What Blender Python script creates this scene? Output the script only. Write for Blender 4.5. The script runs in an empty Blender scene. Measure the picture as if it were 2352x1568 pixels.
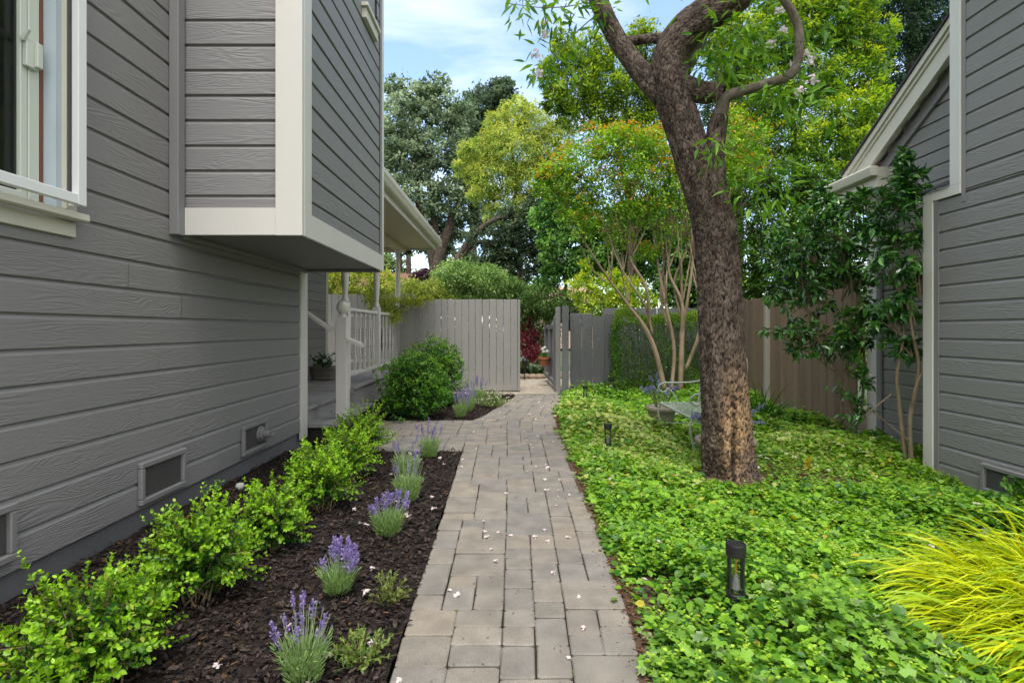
import bpy, math, random
import numpy as np
from mathutils import Vector

rng = np.random.default_rng(11)
random.seed(11)
scene = bpy.context.scene
C = scene.collection
EYE = 1.30          # camera height in metres
FV = 1241.3         # focal length measured in the photograph's view units
R = math.radians


def at(px, py, Y):
    """a point seen at (px, py) that stands Y metres away"""
    return np.array([(px - 1176.0) * Y / FV, Y, EYE + (756.6 - py) * Y / FV])


# ------------------------------------------------------------------ objects
def tag(o, label, cat, group=None):
    o['label'] = label
    o['category'] = cat
    if group:
        o['group'] = group
    return o


def thing(name, label, cat, loc=(0, 0, 0), group=None):
    o = bpy.data.objects.new(name, None)
    C.objects.link(o)
    o.empty_display_size = 0.1
    o.location = loc
    return tag(o, label, cat, group)


def wloc(o):
    v = Vector((0, 0, 0))
    while o is not None:
        v += o.location
        o = o.parent
    return v


def mk(name, V, F, mat, parent=None, col=None, bc=None, smooth=False, origin=None):
    """link one mesh object; V in world coordinates, F a list of index arrays"""
    V = np.asarray(V, dtype=np.float64).reshape(-1, 3)
    if not isinstance(F, (list, tuple)):
        F = [F]
    F = [np.asarray(f, dtype=np.int64) for f in F if len(f)]
    me = bpy.data.meshes.new(name)
    if origin is not None:
        V = V - np.asarray(origin)
    me.vertices.add(len(V))
    me.vertices.foreach_set('co', V.astype(np.float32).ravel())
    idx = np.concatenate([f.ravel() for f in F])
    sizes = np.concatenate([np.full(len(f), f.shape[1]) for f in F])
    starts = np.concatenate([[0], np.cumsum(sizes)[:-1]])
    me.loops.add(len(idx))
    me.loops.foreach_set('vertex_index', idx.astype(np.int32))
    me.polygons.add(len(sizes))
    me.polygons.foreach_set('loop_start', starts.astype(np.int32))
    me.polygons.foreach_set('use_smooth', np.full(len(sizes), bool(smooth)))
    if col is not None:
        a = me.attributes.new('col', 'FLOAT_COLOR', 'POINT')
        c4 = np.ones((len(V), 4), dtype=np.float32)
        c4[:, :3] = col
        a.data.foreach_set('color', c4.ravel())
    if bc is not None:
        a = me.attributes.new('bc', 'FLOAT_VECTOR', 'POINT')
        a.data.foreach_set('vector', np.asarray(bc, dtype=np.float32).ravel())
    me.update(calc_edges=True)
    me.validate()
    me.materials.append(mat)
    o = bpy.data.objects.new(name, me)
    C.objects.link(o)
    if parent is not None:
        o.parent = parent
        o.location = -wloc(parent)
    elif origin is not None:
        o.location = origin
    return o


def setting(o, kind='structure'):
    o['kind'] = kind
    return o


class MB:
    """collects shapes for one mesh"""
    def __init__(s):
        s.V, s.F, s.B, s.K, s.n = [], {}, [], [], 0

    def add(s, V, F, bc=None, col=None):
        V = np.asarray(V, dtype=np.float64).reshape(-1, 3)
        for f in (F if isinstance(F, list) else [F]):
            f = np.asarray(f, dtype=np.int64)
            if f.ndim == 1:
                f = f[None]
            s.F.setdefault(f.shape[1], []).append(f + s.n)
        s.V.append(V)
        s.B.append(np.zeros_like(V) if bc is None else np.asarray(bc, dtype=np.float64))
        s.K.append(np.full_like(V, .5) if col is None else np.broadcast_to(np.asarray(col, dtype=np.float64), V.shape))
        s.n += len(V)
        return s

    def box(s, x0, x1, y0, y1, z0, z1, grain=None, col=None):
        V = [(x, y, z) for x in (x0, x1) for y in (y0, y1) for z in (z0, z1)]
        V = np.array(V)
        F = np.array([(0, 1, 3, 2), (4, 6, 7, 5), (0, 4, 5, 1), (2, 3, 7, 6), (0, 2, 6, 4), (1, 5, 7, 3)])
        bc = None
        if grain is not None:
            r = rng.random()
            ax = 'xyz'.index(grain)
            o = [i for i in range(3) if i != ax]
            bc = np.stack([V[:, ax] + r * 31, V[:, o[0]] + V[:, o[1]], np.full(8, r)], 1)
        return s.add(V, F, bc, col)

    def prism(s, poly, axis, a0, a1, grain=True):
        """polygon [(p, q)...] in the plane across axis, extruded from a0 to a1"""
        n = len(poly)
        P = np.array(poly, dtype=float)
        def put(a):
            z = np.full(n, a)
            if axis == 'y': return np.stack([P[:, 0], z, P[:, 1]], 1)
            if axis == 'x': return np.stack([z, P[:, 0], P[:, 1]], 1)
            return np.stack([P[:, 0], P[:, 1], z], 1)
        V = np.concatenate([put(a0), put(a1)])
        i = np.arange(n); j = (i + 1) % n
        q = np.stack([i, j, j + n, i + n], 1)
        r = rng.random()
        ax = 'xyz'.index(axis)
        bc = np.stack([V[:, ax] + r * 31, np.tile(P.sum(1), 2), np.full(2 * n, r)], 1)
        return s.add(V, [q, np.arange(n)[::-1].copy(), np.arange(n) + n], bc)

    def lathe(s, prof, x, y, z, seg=16):
        """profile [(r, h)...] turned about a vertical axis"""
        P = np.array(prof, dtype=float)
        a = np.linspace(0, 2 * math.pi, seg, endpoint=False)
        V = np.stack([x + P[:, 0][:, None] * np.cos(a), y + P[:, 0][:, None] * np.sin(a),
                      z + np.repeat(P[:, 1][:, None], seg, 1)], 2).reshape(-1, 3)
        k = np.arange(len(P) - 1)[:, None] * seg
        i = np.arange(seg)[None]; j = (i + 1) % seg
        q = np.stack([k + i, k + j, k + seg + j, k + seg + i], 2).reshape(-1, 4)
        return s.add(V, [q, np.arange(seg)[::-1].copy(), np.arange(seg) + (len(P) - 1) * seg])

    def tube(s, pts, rad, seg=8, step=None, rough=0.0, freq=6.0, cap=True, bark=None):
        V, q, bc, n = tube_arrays(pts, rad, seg, step, rough, freq)
        caps = [q]
        if cap:
            caps += [np.arange(seg)[::-1].copy(), np.arange(seg) + (n - 1) * seg]
        return s.add(V, caps, bc)

    def build(s, name, mat, parent=None, smooth=False, origin=None, bevel=0, usecol=False):
        o = mk(name, np.concatenate(s.V), [np.concatenate(f) for f in s.F.values()], mat, parent,
               col=np.concatenate(s.K) if usecol else None, bc=np.concatenate(s.B), smooth=smooth, origin=origin)
        if bevel:
            m = o.modifiers.new('bevel', 'BEVEL')
            m.width = bevel; m.segments = 1; m.limit_method = 'ANGLE'; m.angle_limit = R(50)
        return o


def catmull(P, m):
    P = np.asarray(P, dtype=float)
    if len(P) < 3:
        t = np.linspace(0, 1, m)[:, None]
        return P[0] * (1 - t) + P[-1] * t
    Q = np.concatenate([[2 * P[0] - P[1]], P, [2 * P[-1] - P[-2]]])
    t = np.linspace(0, len(P) - 1 - 1e-9, m)
    i = t.astype(int); u = (t - i)[:, None]
    a, b, c, d = Q[i], Q[i + 1], Q[i + 2], Q[i + 3]
    return .5 * (2 * b + (c - a) * u + (2 * a - 5 * b + 4 * c - d) * u ** 2 + (3 * b - a - 3 * c + d) * u ** 3)


def tube_arrays(pts, rad, seg=8, step=None, rough=0.0, freq=6.0):
    P = np.asarray(pts, dtype=float)
    rad = np.broadcast_to(np.asarray(rad, dtype=float), (len(P),)) if np.ndim(rad) == 0 else np.asarray(rad, dtype=float)
    L = np.linalg.norm(np.diff(P, axis=0), axis=1).sum()
    m = max(len(P), int(L / step) + 2) if step else max(len(P), 2)
    cr = catmull(np.concatenate([P, rad[:, None]], 1), m) if (step or len(P) > 2) else np.concatenate([P, rad[:, None]], 1)
    P, r = cr[:, :3], np.maximum(cr[:, 3], .0008)
    T = np.gradient(P, axis=0)
    T /= np.linalg.norm(T, axis=1)[:, None] + 1e-9
    ref = np.array([0.31, 1.0, 0.12]) if abs(T[0][1]) < .8 else np.array([1.0, .1, .2])
    N = np.cross(T, ref); N /= np.linalg.norm(N, axis=1)[:, None] + 1e-9
    Bn = np.cross(T, N)
    a = np.linspace(0, 2 * math.pi, seg, endpoint=False)
    s = np.concatenate([[0], np.cumsum(np.linalg.norm(np.diff(P, axis=0), axis=1))])
    rr = np.repeat(r[:, None], seg, 1)
    if rough:
        ph = rng.random(6) * 6.28
        A = a[None]; S = s[:, None]
        rr = rr * (1 + rough * (np.sin(3 * A + ph[0] + 1.3 * np.sin(S * freq * .35 + ph[1])) * .5
                                + np.sin(7 * A + ph[2] + 1.5 * np.sin(S * freq * .8 + ph[3])) * .35
                                + np.sin(S * freq + ph[4] + 2 * np.cos(A)) * .3))
    V = P[:, None] + rr[:, :, None] * (np.cos(a)[None, :, None] * N[:, None] + np.sin(a)[None, :, None] * Bn[:, None])
    bc = np.stack([np.broadcast_to(np.cos(a)[None] * r.mean() * 1.0, rr.shape), np.broadcast_to(np.sin(a)[None] * r.mean(), rr.shape),
                   np.broadcast_to(s[:, None] + rng.random() * 9, rr.shape)], 2).reshape(-1, 3)
    k = np.arange(m - 1)[:, None] * seg
    i = np.arange(seg)[None]; j = (i + 1) % seg
    q = np.stack([k + i, k + j, k + seg + j, k + seg + i], 2).reshape(-1, 4)
    return V.reshape(-1, 3), q, bc, m


# ------------------------------------------------------------------ leaves
TPL = {
    'd': (np.array([(0, 0, 0), (-.5, .5, .15), (0, 1, 0), (.5, .5, .15)]), [np.array([(0, 2, 1), (0, 3, 2)])]),
    'o': (np.array([(0, 0, 0), (-.42, .28, .09), (-.44, .66, .09), (0, 1, -.08), (.44, .66, .09), (.42, .28, .09)]),
          [np.array([(0, 3, 2, 1), (0, 5, 4, 3)])]),
    'l': (np.array([(0, 0, 0), (-.5, .3, .1), (-.4, .6, .06), (0, 1, -.3), (.4, .6, .06), (.5, .3, .1)]),
          [np.array([(0, 3, 2, 1), (0, 5, 4, 3)])]),
    'i': (np.array([(0, .12, 0), (-.28, -.02, .03), (-.5, .3, .06), (-.27, .45, .05), (-.36, .78, .05), (-.12, .68, .02), (0, 1.05, -.1),
                    (.12, .68, .02), (.36, .78, .05), (.27, .45, .05), (.5, .3, .06), (.28, -.02, .03)]),
          [np.array([(0, 3, 2, 1), (0, 11, 10, 9)]), np.array([(0, 9, 7, 6, 5, 3)]), np.array([(3, 5, 4), (7, 9, 8)])]),
}
EDGE = {'d': [0, 1, 0, 1], 'o': [0, 1, 1, .6, 1, 1], 'l': [0, 1, 1, .6, 1, 1], 'i': [0, 1, 1, .3, 1, .4, 1, .4, 1, .3, 1, 1]}


def unit(v):
    return v / (np.linalg.norm(v, axis=-1, keepdims=True) + 1e-9)


def leaves(P, d, L, W, col, kind='d', up=None, edge=None, edgecol=None):
    """leaf faces at P pointing along d; returns V, F, colours"""
    n = len(P)
    T, faces = TPL[kind]
    d = unit(d)
    if up is None:
        up = rng.normal(size=(n, 3)) * .6 + np.array([0, 0, 1.0])
    s = unit(np.cross(d, up))
    nn = np.cross(s, d)
    L = np.broadcast_to(L, (n,)); W = np.broadcast_to(W, (n,))
    k = len(T)
    V = P[:, None] + (T[None, :, :1] * W[:, None, None]) * s[:, None] + (T[None, :, 1:2] * L[:, None, None]) * d[:, None] \
        + (T[None, :, 2:] * W[:, None, None]) * nn[:, None]
    off = (np.arange(n) * k)[:, None, None]
    F = [(f[None] + off).reshape(-1, f.shape[1]) for f in faces]
    K = np.repeat(np.asarray(col)[:, None, :], k, 1)
    if edge is not None:
        e = np.array(EDGE[kind])[None, :, None] * np.asarray(edge)[:, None, None]
        K = K * (1 - e) + np.asarray(edgecol) * e
    return V.reshape(-1, 3), F, K.reshape(-1, 3)


class LB:
    """collects leaf batches for one mesh"""
    def __init__(s):
        s.V, s.F, s.K, s.n = [], [], [], 0

    def add(s, V, F, K):
        s.V.append(V); s.K.append(K)
        s.F += [f + s.n for f in F]
        s.n += len(V)
        return s

    def leaf(s, *a, **k):
        return s.add(*leaves(*a, **k))

    def build(s, name, mat, parent=None, origin=None, smooth=False):
        by = {}
        for f in s.F:
            by.setdefault(f.shape[1], []).append(f)
        return mk(name, np.concatenate(s.V), [np.concatenate(f) for f in by.values()], mat, parent,
                  col=np.concatenate(s.K), origin=origin, smooth=smooth)


def mixcol(a, b, t):
    t = np.clip(np.asarray(t), 0, 1)[:, None]
    return np.asarray(a) * (1 - t) + np.asarray(b) * t


def crown(lobes, n, L, W, dark, light, tip=None, tipamt=.5, per=40, clump=.3, kind='d', droop=.25, shell=.45, out=.7, spread=1.0, bare=0.0):
    """leaf clumps through a set of ellipsoids (x, y, z, rx, ry, rz); returns batch and clump centres"""
    lo = np.array(lobes, dtype=float)
    w = (lo[:, 3] * lo[:, 4] * lo[:, 5]) ** .75
    dark = np.asarray(dark) * 1.35; light = np.asarray(light) * 1.4
    m = max(3, n // per)
    li = rng.choice(len(lo), m, p=w / w.sum())
    u = unit(rng.normal(size=(m, 3)))
    rad = shell + (1 - shell) * rng.random(m) ** .7
    cc = lo[li, :3] + u * rad[:, None] * lo[li, 3:]
    mr = lo[li, 3:].mean(1)
    rc = clump * mr * rng.uniform(.55, 1.35, m)
    ctone = rng.normal(0, .34, m)
    ci = rng.integers(0, m, n)
    g = rng.normal(size=(n, 3)) * np.array([1, 1, .7]) * .55 * spread
    P = cc[ci] + g * rc[ci][:, None]
    o = unit(P - lo[li[ci], :3])
    d = o * out + rng.normal(size=(n, 3)) * .75 + np.array([0, 0, -droop])
    t = .45 + ctone[ci] + rng.normal(0, .22, n)
    K = mixcol(dark, light, t)
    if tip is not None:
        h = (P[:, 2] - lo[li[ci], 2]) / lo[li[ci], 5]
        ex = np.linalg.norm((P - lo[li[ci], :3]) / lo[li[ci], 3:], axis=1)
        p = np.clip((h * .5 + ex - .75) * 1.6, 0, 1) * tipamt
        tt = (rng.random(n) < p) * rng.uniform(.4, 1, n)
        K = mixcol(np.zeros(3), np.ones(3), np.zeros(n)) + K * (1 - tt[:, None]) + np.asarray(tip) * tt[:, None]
    LL = L * rng.uniform(.65, 1.25, n); WW = W * rng.uniform(.7, 1.2, n)
    b = LB().leaf(P, d, LL, WW, K, kind)
    return b, cc, li


def lobe(px, py, rx, ry, Y, depth=None):
    p = at(px, py, Y)
    k = Y / FV
    return (p[0], p[1], p[2], rx * k, depth if depth else (rx + ry) * .5 * k, ry * k)


# ------------------------------------------------------------------ materials
def newmat(name):
    m = bpy.data.materials.new(name)
    m.use_nodes = True
    nt = m.node_tree
    return m, nt, nt.nodes, nt.links, nt.nodes['Principled BSDF']


def plain(name, c, rough=.5, metal=0.0, bump=0.0, bscale=60, var=.12, spec=.5, vscale=3.0):
    m, nt, N, L, B = newmat(name)
    B.inputs['Roughness'].default_value = rough
    B.inputs['Metallic'].default_value = metal
    B.inputs['Specular IOR Level'].default_value = spec
    tc = N.new('ShaderNodeTexCoord')
    nz = N.new('ShaderNodeTexNoise'); nz.inputs['Scale'].default_value = vscale; nz.inputs['Detail'].default_value = 6
    L.new(tc.outputs['Object'], nz.inputs['Vector'])
    mx = N.new('ShaderNodeMix'); mx.data_type = 'RGBA'
    mx.inputs[6].default_value = tuple(x * (1 - var) for x in c) + (1,)
    mx.inputs[7].default_value = tuple(min(1, x * (1 + var)) for x in c) + (1,)
    L.new(nz.outputs['Fac'], mx.inputs[0])
    L.new(mx.outputs[2], B.inputs['Base Color'])
    if bump:
        n2 = N.new('ShaderNodeTexNoise'); n2.inputs['Scale'].default_value = bscale; n2.inputs['Detail'].default_value = 4
        L.new(tc.outputs['Object'], n2.inputs['Vector'])
        bp = N.new('ShaderNodeBump'); bp.inputs['Strength'].default_value = bump; bp.inputs['Distance'].default_value = .01
        L.new(n2.outputs['Fac'], bp.inputs['Height'])
        L.new(bp.outputs['Normal'], B.inputs['Normal'])
    return m


def leafmat(name, rough=.42, trans=.35, spec=.4):
    m, nt, N, L, B = newmat(name)
    a = N.new('ShaderNodeAttribute'); a.attribute_name = 'col'
    L.new(a.outputs['Color'], B.inputs['Base Color'])
    B.inputs['Roughness'].default_value = rough
    B.inputs['Specular IOR Level'].default_value = spec
    tr = N.new('ShaderNodeBsdfTranslucent')
    hs = N.new('ShaderNodeHueSaturation'); hs.inputs['Hue'].default_value = .485; hs.inputs['Saturation'].default_value = 1.15; hs.inputs['Value'].default_value = 1.5
    L.new(a.outputs['Color'], hs.inputs['Color']); L.new(hs.outputs['Color'], tr.inputs['Color'])
    mx = N.new('ShaderNodeMixShader'); mx.inputs[0].default_value = trans
    L.new(B.outputs[0], mx.inputs[1]); L.new(tr.outputs[0], mx.inputs[2])
    L.new(mx.outputs[0], N['Material Output'].inputs['Surface'])
    return m


def woodmat(name, c, rough=.6, strength=.55, var=.10, lines=70.0, knots=1.0, wear=None, dist=.004):
    """painted or bare rough-sawn boards: grain follows the 'bc' attribute (along, across, board number)"""
    m, nt, N, L, B = newmat(name)
    B.inputs['Roughness'].default_value = rough
    B.inputs['Specular IOR Level'].default_value = .35
    a = N.new('ShaderNodeAttribute'); a.attribute_name = 'bc'
    def vmul(v):
        n = N.new('ShaderNodeVectorMath'); n.operation = 'MULTIPLY'; n.inputs[1].default_value = v
        L.new(a.outputs['Vector'], n.inputs[0]); return n.outputs[0]
    n1 = N.new('ShaderNodeTexNoise'); n1.inputs['Scale'].default_value = 1; n1.inputs['Detail'].default_value = 2; n1.inputs['Distortion'].default_value = .5
    L.new(vmul((1.6 * knots, 9.0, 13.0)), n1.inputs['Vector'])
    mm = N.new('ShaderNodeMath'); mm.operation = 'MULTIPLY'; mm.inputs[1].default_value = lines
    L.new(n1.outputs['Fac'], mm.inputs[0])
    sn = N.new('ShaderNodeMath'); sn.operation = 'SINE'; L.new(mm.outputs[0], sn.inputs[0])
    n2 = N.new('ShaderNodeTexNoise'); n2.inputs['Scale'].default_value = 1; n2.inputs['Detail'].default_value = 4
    L.new(vmul((14.0, 150.0, 7.0)), n2.inputs['Vector'])
    n3 = N.new('ShaderNodeTexNoise'); n3.inputs['Scale'].default_value = 1; n3.inputs['Detail'].default_value = 3
    L.new(vmul((2.2, 6.0, 23.0)), n3.inputs['Vector'])
    ms = N.new('ShaderNodeMath'); ms.operation = 'MULTIPLY'; L.new(sn.outputs[0], ms.inputs[0])
    rp = N.new('ShaderNodeMapRange'); rp.inputs[1].default_value = .42; rp.inputs[2].default_value = .62; rp.inputs[3].default_value = .12; rp.inputs[4].default_value = .8
    L.new(n3.outputs['Fac'], rp.inputs[0]); L.new(rp.outputs[0], ms.inputs[1])
    ad = N.new('ShaderNodeMath'); ad.operation = 'MULTIPLY_ADD'; ad.inputs[1].default_value = 1.1
    L.new(n2.outputs['Fac'], ad.inputs[0]); L.new(ms.outputs[0], ad.inputs[2])
    bp = N.new('ShaderNodeBump'); bp.inputs['Strength'].default_value = strength; bp.inputs['Distance'].default_value = dist
    L.new(ad.outputs[0], bp.inputs['Height']); L.new(bp.outputs['Normal'], B.inputs['Normal'])
    # tone: a little different from board to board and in the grain
    sp = N.new('ShaderNodeSeparateXYZ'); L.new(a.outputs['Vector'], sp.inputs[0])
    wn = N.new('ShaderNodeTexWhiteNoise'); wn.noise_dimensions = '1D'; L.new(sp.outputs['Z'], wn.inputs['W'])
    t = N.new('ShaderNodeMath'); t.operation = 'MULTIPLY_ADD'; t.inputs[1].default_value = .5
    L.new(wn.outputs['Value'], t.inputs[0]); 
    h = N.new('ShaderNodeMath'); h.operation = 'MULTIPLY'; h.inputs[1].default_value = .5; L.new(n2.outputs['Fac'], h.inputs[0]); L.new(h.outputs[0], t.inputs[2])
    mx = N.new('ShaderNodeMix'); mx.data_type = 'RGBA'
    lo = tuple(x * (1 - var) for x in c); hi = tuple(x * (1 + var) for x in c)
    if wear: lo = wear
    mx.inputs[6].default_value = lo + (1,); mx.inputs[7].default_value = hi + (1,)
    L.new(t.outputs[0], mx.inputs[0]); L.new(mx.outputs[2], B.inputs['Base Color'])
    return m


def colmat(name, rough=.8, bump=.3, bscale=120, speck=.25, sscale=220, spec=.3, dist=.006):
    """tone from the 'col' attribute with fine speckle (stone, bark chips)"""
    m, nt, N, L, B = newmat(name)
    B.inputs['Roughness'].default_value = rough; B.inputs['Specular IOR Level'].default_value = spec
    a = N.new('ShaderNodeAttribute'); a.attribute_name = 'col'
    tc = N.new('ShaderNodeTexCoord')
    n = N.new('ShaderNodeTexNoise'); n.inputs['Scale'].default_value = sscale; n.inputs['Detail'].default_value = 3
    L.new(tc.outputs['Object'], n.inputs['Vector'])
    n2 = N.new('ShaderNodeTexNoise'); n2.inputs['Scale'].default_value = 7; n2.inputs['Detail'].default_value = 5
    L.new(tc.outputs['Object'], n2.inputs['Vector'])
    mr = N.new('ShaderNodeMapRange'); mr.inputs[1].default_value = .3; mr.inputs[2].default_value = .7; mr.inputs[3].default_value = 1 - speck; mr.inputs[4].default_value = 1 + speck
    L.new(n.outputs['Fac'], mr.inputs[0])
    m2 = N.new('ShaderNodeMapRange'); m2.inputs[1].default_value = .3; m2.inputs[2].default_value = .7; m2.inputs[3].default_value = .80; m2.inputs[4].default_value = 1.16
    L.new(n2.outputs['Fac'], m2.inputs[0])
    pr = N.new('ShaderNodeMath'); pr.operation = 'MULTIPLY'; L.new(mr.outputs[0], pr.inputs[0]); L.new(m2.outputs[0], pr.inputs[1])
    mu = N.new('ShaderNodeVectorMath'); mu.operation = 'SCALE'; L.new(a.outputs['Vector'], mu.inputs[0]); L.new(pr.outputs[0], mu.inputs['Scale'])
    L.new(mu.outputs[0], B.inputs['Base Color'])
    nb = N.new('ShaderNodeTexNoise'); nb.inputs['Scale'].default_value = bscale; nb.inputs['Detail'].default_value = 5
    L.new(tc.outputs['Object'], nb.inputs['Vector'])
    bp = N.new('ShaderNodeBump'); bp.inputs['Strength'].default_value = bump; bp.inputs['Distance'].default_value = dist
    L.new(nb.outputs['Fac'], bp.inputs['Height']); L.new(bp.outputs['Normal'], B.inputs['Normal'])
    return m


def barkmat(name, dark, mid, light, scale=(26, 26, 9), strength=1.0, patch=None, dist=.03, rough=.85, plates=1.0):
    """bark from the 'bc' attribute: flaky plates with furrows, broken up by streaky noise"""
    m, nt, N, L, B = newmat(name)
    B.inputs['Roughness'].default_value = rough; B.inputs['Specular IOR Level'].default_value = .25
    a = N.new('ShaderNodeAttribute'); a.attribute_name = 'bc'
    def noise(mul, detail=4, dis=0.0):
        v = N.new('ShaderNodeVectorMath'); v.operation = 'MULTIPLY'; v.inputs[1].default_value = mul
        L.new(a.outputs['Vector'], v.inputs[0])
        n = N.new('ShaderNodeTexNoise'); n.inputs['Scale'].default_value = 1; n.inputs['Detail'].default_value = detail; n.inputs['Distortion'].default_value = dis
        L.new(v.outputs[0], n.inputs['Vector']); return n
    def rng_(sock, a0, a1, b0=0.0, b1=1.0):
        r = N.new('ShaderNodeMapRange'); r.inputs[1].default_value = a0; r.inputs[2].default_value = a1; r.inputs[3].default_value = b0; r.inputs[4].default_value = b1
        L.new(sock, r.inputs[0]); return r.outputs[0]
    def mth(op, x, y):
        n = N.new('ShaderNodeMath'); n.operation = op
        for i, q in enumerate((x, y)):
            if isinstance(q, float): n.inputs[i].default_value = q
            else: L.new(q, n.inputs[i])
        return n.outputs[0]
    warp = noise((18, 18, 12), 3)
    wv = N.new('ShaderNodeVectorMath'); wv.operation = 'MULTIPLY_ADD'; wv.inputs[1].default_value = (.09, .09, .12)
    L.new(warp.outputs['Color'], wv.inputs[0]); L.new(a.outputs['Vector'], wv.inputs[2])
    sc = N.new('ShaderNodeVectorMath'); sc.operation = 'MULTIPLY'; sc.inputs[1].default_value = scale
    L.new(wv.outputs[0], sc.inputs[0])
    vo = N.new('ShaderNodeTexVoronoi'); vo.feature = 'DISTANCE_TO_EDGE'; vo.inputs['Scale'].default_value = 1; L.new(sc.outputs[0], vo.inputs['Vector'])
    v2 = N.new('ShaderNodeTexVoronoi'); v2.feature = 'F1'; v2.inputs['Scale'].default_value = 1; L.new(sc.outputs[0], v2.inputs['Vector'])
    streak = noise((scale[0] * 1.3, scale[1] * 1.3, scale[2] * .45), 5, .4)
    fine = noise((120, 120, 60), 3)
    big = noise((6, 6, 3), 3)
    plate = rng_(vo.outputs['Distance'], 0.0, .16)
    furrow = rng_(streak.outputs['Fac'], .34, .50)
    h = mth('ADD', mth('MULTIPLY', plate, .55 * plates), mth('ADD', mth('MULTIPLY', furrow, .8), mth('MULTIPLY', fine.outputs['Fac'], .45)))
    bp = N.new('ShaderNodeBump'); bp.inputs['Strength'].default_value = strength; bp.inputs['Distance'].default_value = dist
    L.new(h, bp.inputs['Height']); L.new(bp.outputs['Normal'], B.inputs['Normal'])
    sp = N.new('ShaderNodeSeparateColor'); L.new(v2.outputs['Color'], sp.inputs[0])
    tone = mth('ADD', mth('MULTIPLY', sp.outputs[0], .45), mth('ADD', mth('MULTIPLY', fine.outputs['Fac'], .35), mth('MULTIPLY', rng_(big.outputs['Fac'], .3, .7), .30)))
    m1 = N.new('ShaderNodeMix'); m1.data_type = 'RGBA'; m1.inputs[6].default_value = mid + (1,); m1.inputs[7].default_value = light + (1,)
    L.new(rng_(tone, .25, .85), m1.inputs[0])
    last = m1.outputs[2]
    if patch:
        c = N.new('ShaderNodeAttribute'); c.attribute_name = 'col'
        mp = N.new('ShaderNodeMix'); mp.data_type = 'RGBA'; mp.inputs[7].default_value = patch + (1,)
        s2 = N.new('ShaderNodeSeparateColor'); L.new(c.outputs['Color'], s2.inputs[0])
        pm = mth('MULTIPLY', s2.outputs[0], rng_(sp.outputs[1], .15, .6, .5, 1.0))
        L.new(pm, mp.inputs[0]); L.new(last, mp.inputs[6]); last = mp.outputs[2]
    crack = mth('MULTIPLY', mth('ADD', mth('MULTIPLY', plate, .55 * plates), 1.0 - .55 * plates), rng_(streak.outputs['Fac'], .30, .46, .25, 1.0))
    m2 = N.new('ShaderNodeMix'); m2.data_type = 'RGBA'; m2.inputs[6].default_value = dark + (1,)
    L.new(crack, m2.inputs[0]); L.new(last, m2.inputs[7])
    L.new(m2.outputs[2], B.inputs['Base Color'])
    return m


def bark_tube(pts, seg=150, step=.012, cell=(.023, .040), depth=.009, flare=True):
    """a trunk with modelled bark plates; colour channels: bare patch, plate height, plate tone"""
    V, q, bc, m = tube_arrays(pts[:, :3], pts[:, 3], seg, step=step, rough=.035, freq=6)
    G = V.reshape(m, seg, 3); cen = G.mean(1, keepdims=True)
    rad = np.linalg.norm(G - cen, axis=2); rm = rad.mean()
    th = np.linspace(0, 2 * math.pi, seg, endpoint=False)[None] + np.zeros((m, 1))
    s_ = np.concatenate([[0], np.cumsum(np.linalg.norm(np.diff(cen[:, 0], axis=0), axis=1))])[:, None] + np.zeros((1, seg))
    hgt = np.zeros((m, seg)); tone = np.zeros((m, seg))
    for sc, wt in ((1.0, .7), (.5, .3)):
        nc = max(6, int(2 * math.pi * rm / (cell[0] * sc)))
        u = th / (2 * math.pi) * nc; v = s_ / (cell[1] * sc) + .35 * np.sin(th * 5 + s_ * 3)
        u = u + .45 * np.sin(v * .9 + th * 2) + .3 * np.sin(v * 2.3 + th * 7); v = v + .3 * np.sin(u * 1.7 + v * .6)
        nv_ = int(v.max()) + 4
        jit = np.random.default_rng(5).random((nc, nv_ + 4, 2)); tn = np.random.default_rng(6).random((nc, nv_ + 4))
        f1 = np.full((m, seg), 9.0); f2 = f1.copy(); t1 = np.zeros((m, seg))
        iu = np.floor(u).astype(int); iv = np.floor(v).astype(int)
        for du in (-1, 0, 1):
            for dv in (-1, 0, 1):
                cu, cv = iu + du, iv + dv
                k0, k1 = cu % nc, np.clip(cv + 2, 0, nv_ + 3)
                d = np.hypot(cu + jit[k0, k1, 0] - u, cv + jit[k0, k1, 1] - v)
                near = d < f1
                f2 = np.where(near, f1, np.minimum(f2, d)); t1 = np.where(near, tn[k0, k1], t1); f1 = np.where(near, d, f1)
        p = np.clip((f2 - f1) / .35, 0, 1); p = p * p * (3 - 2 * p)
        hgt += wt * p * (.45 + .75 * t1); tone += wt * t1
    lift = hgt * depth * np.clip(rad / .12, .4, 1.2)
    n_ = (G - cen) / (rad[:, :, None] + 1e-9)
    G = G + n_ * lift[:, :, None]
    return G.reshape(-1, 3), q, bc, np.repeat(cen, seg, 1).reshape(-1, 3), hgt.reshape(-1), tone.reshape(-1), th.reshape(-1)


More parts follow.
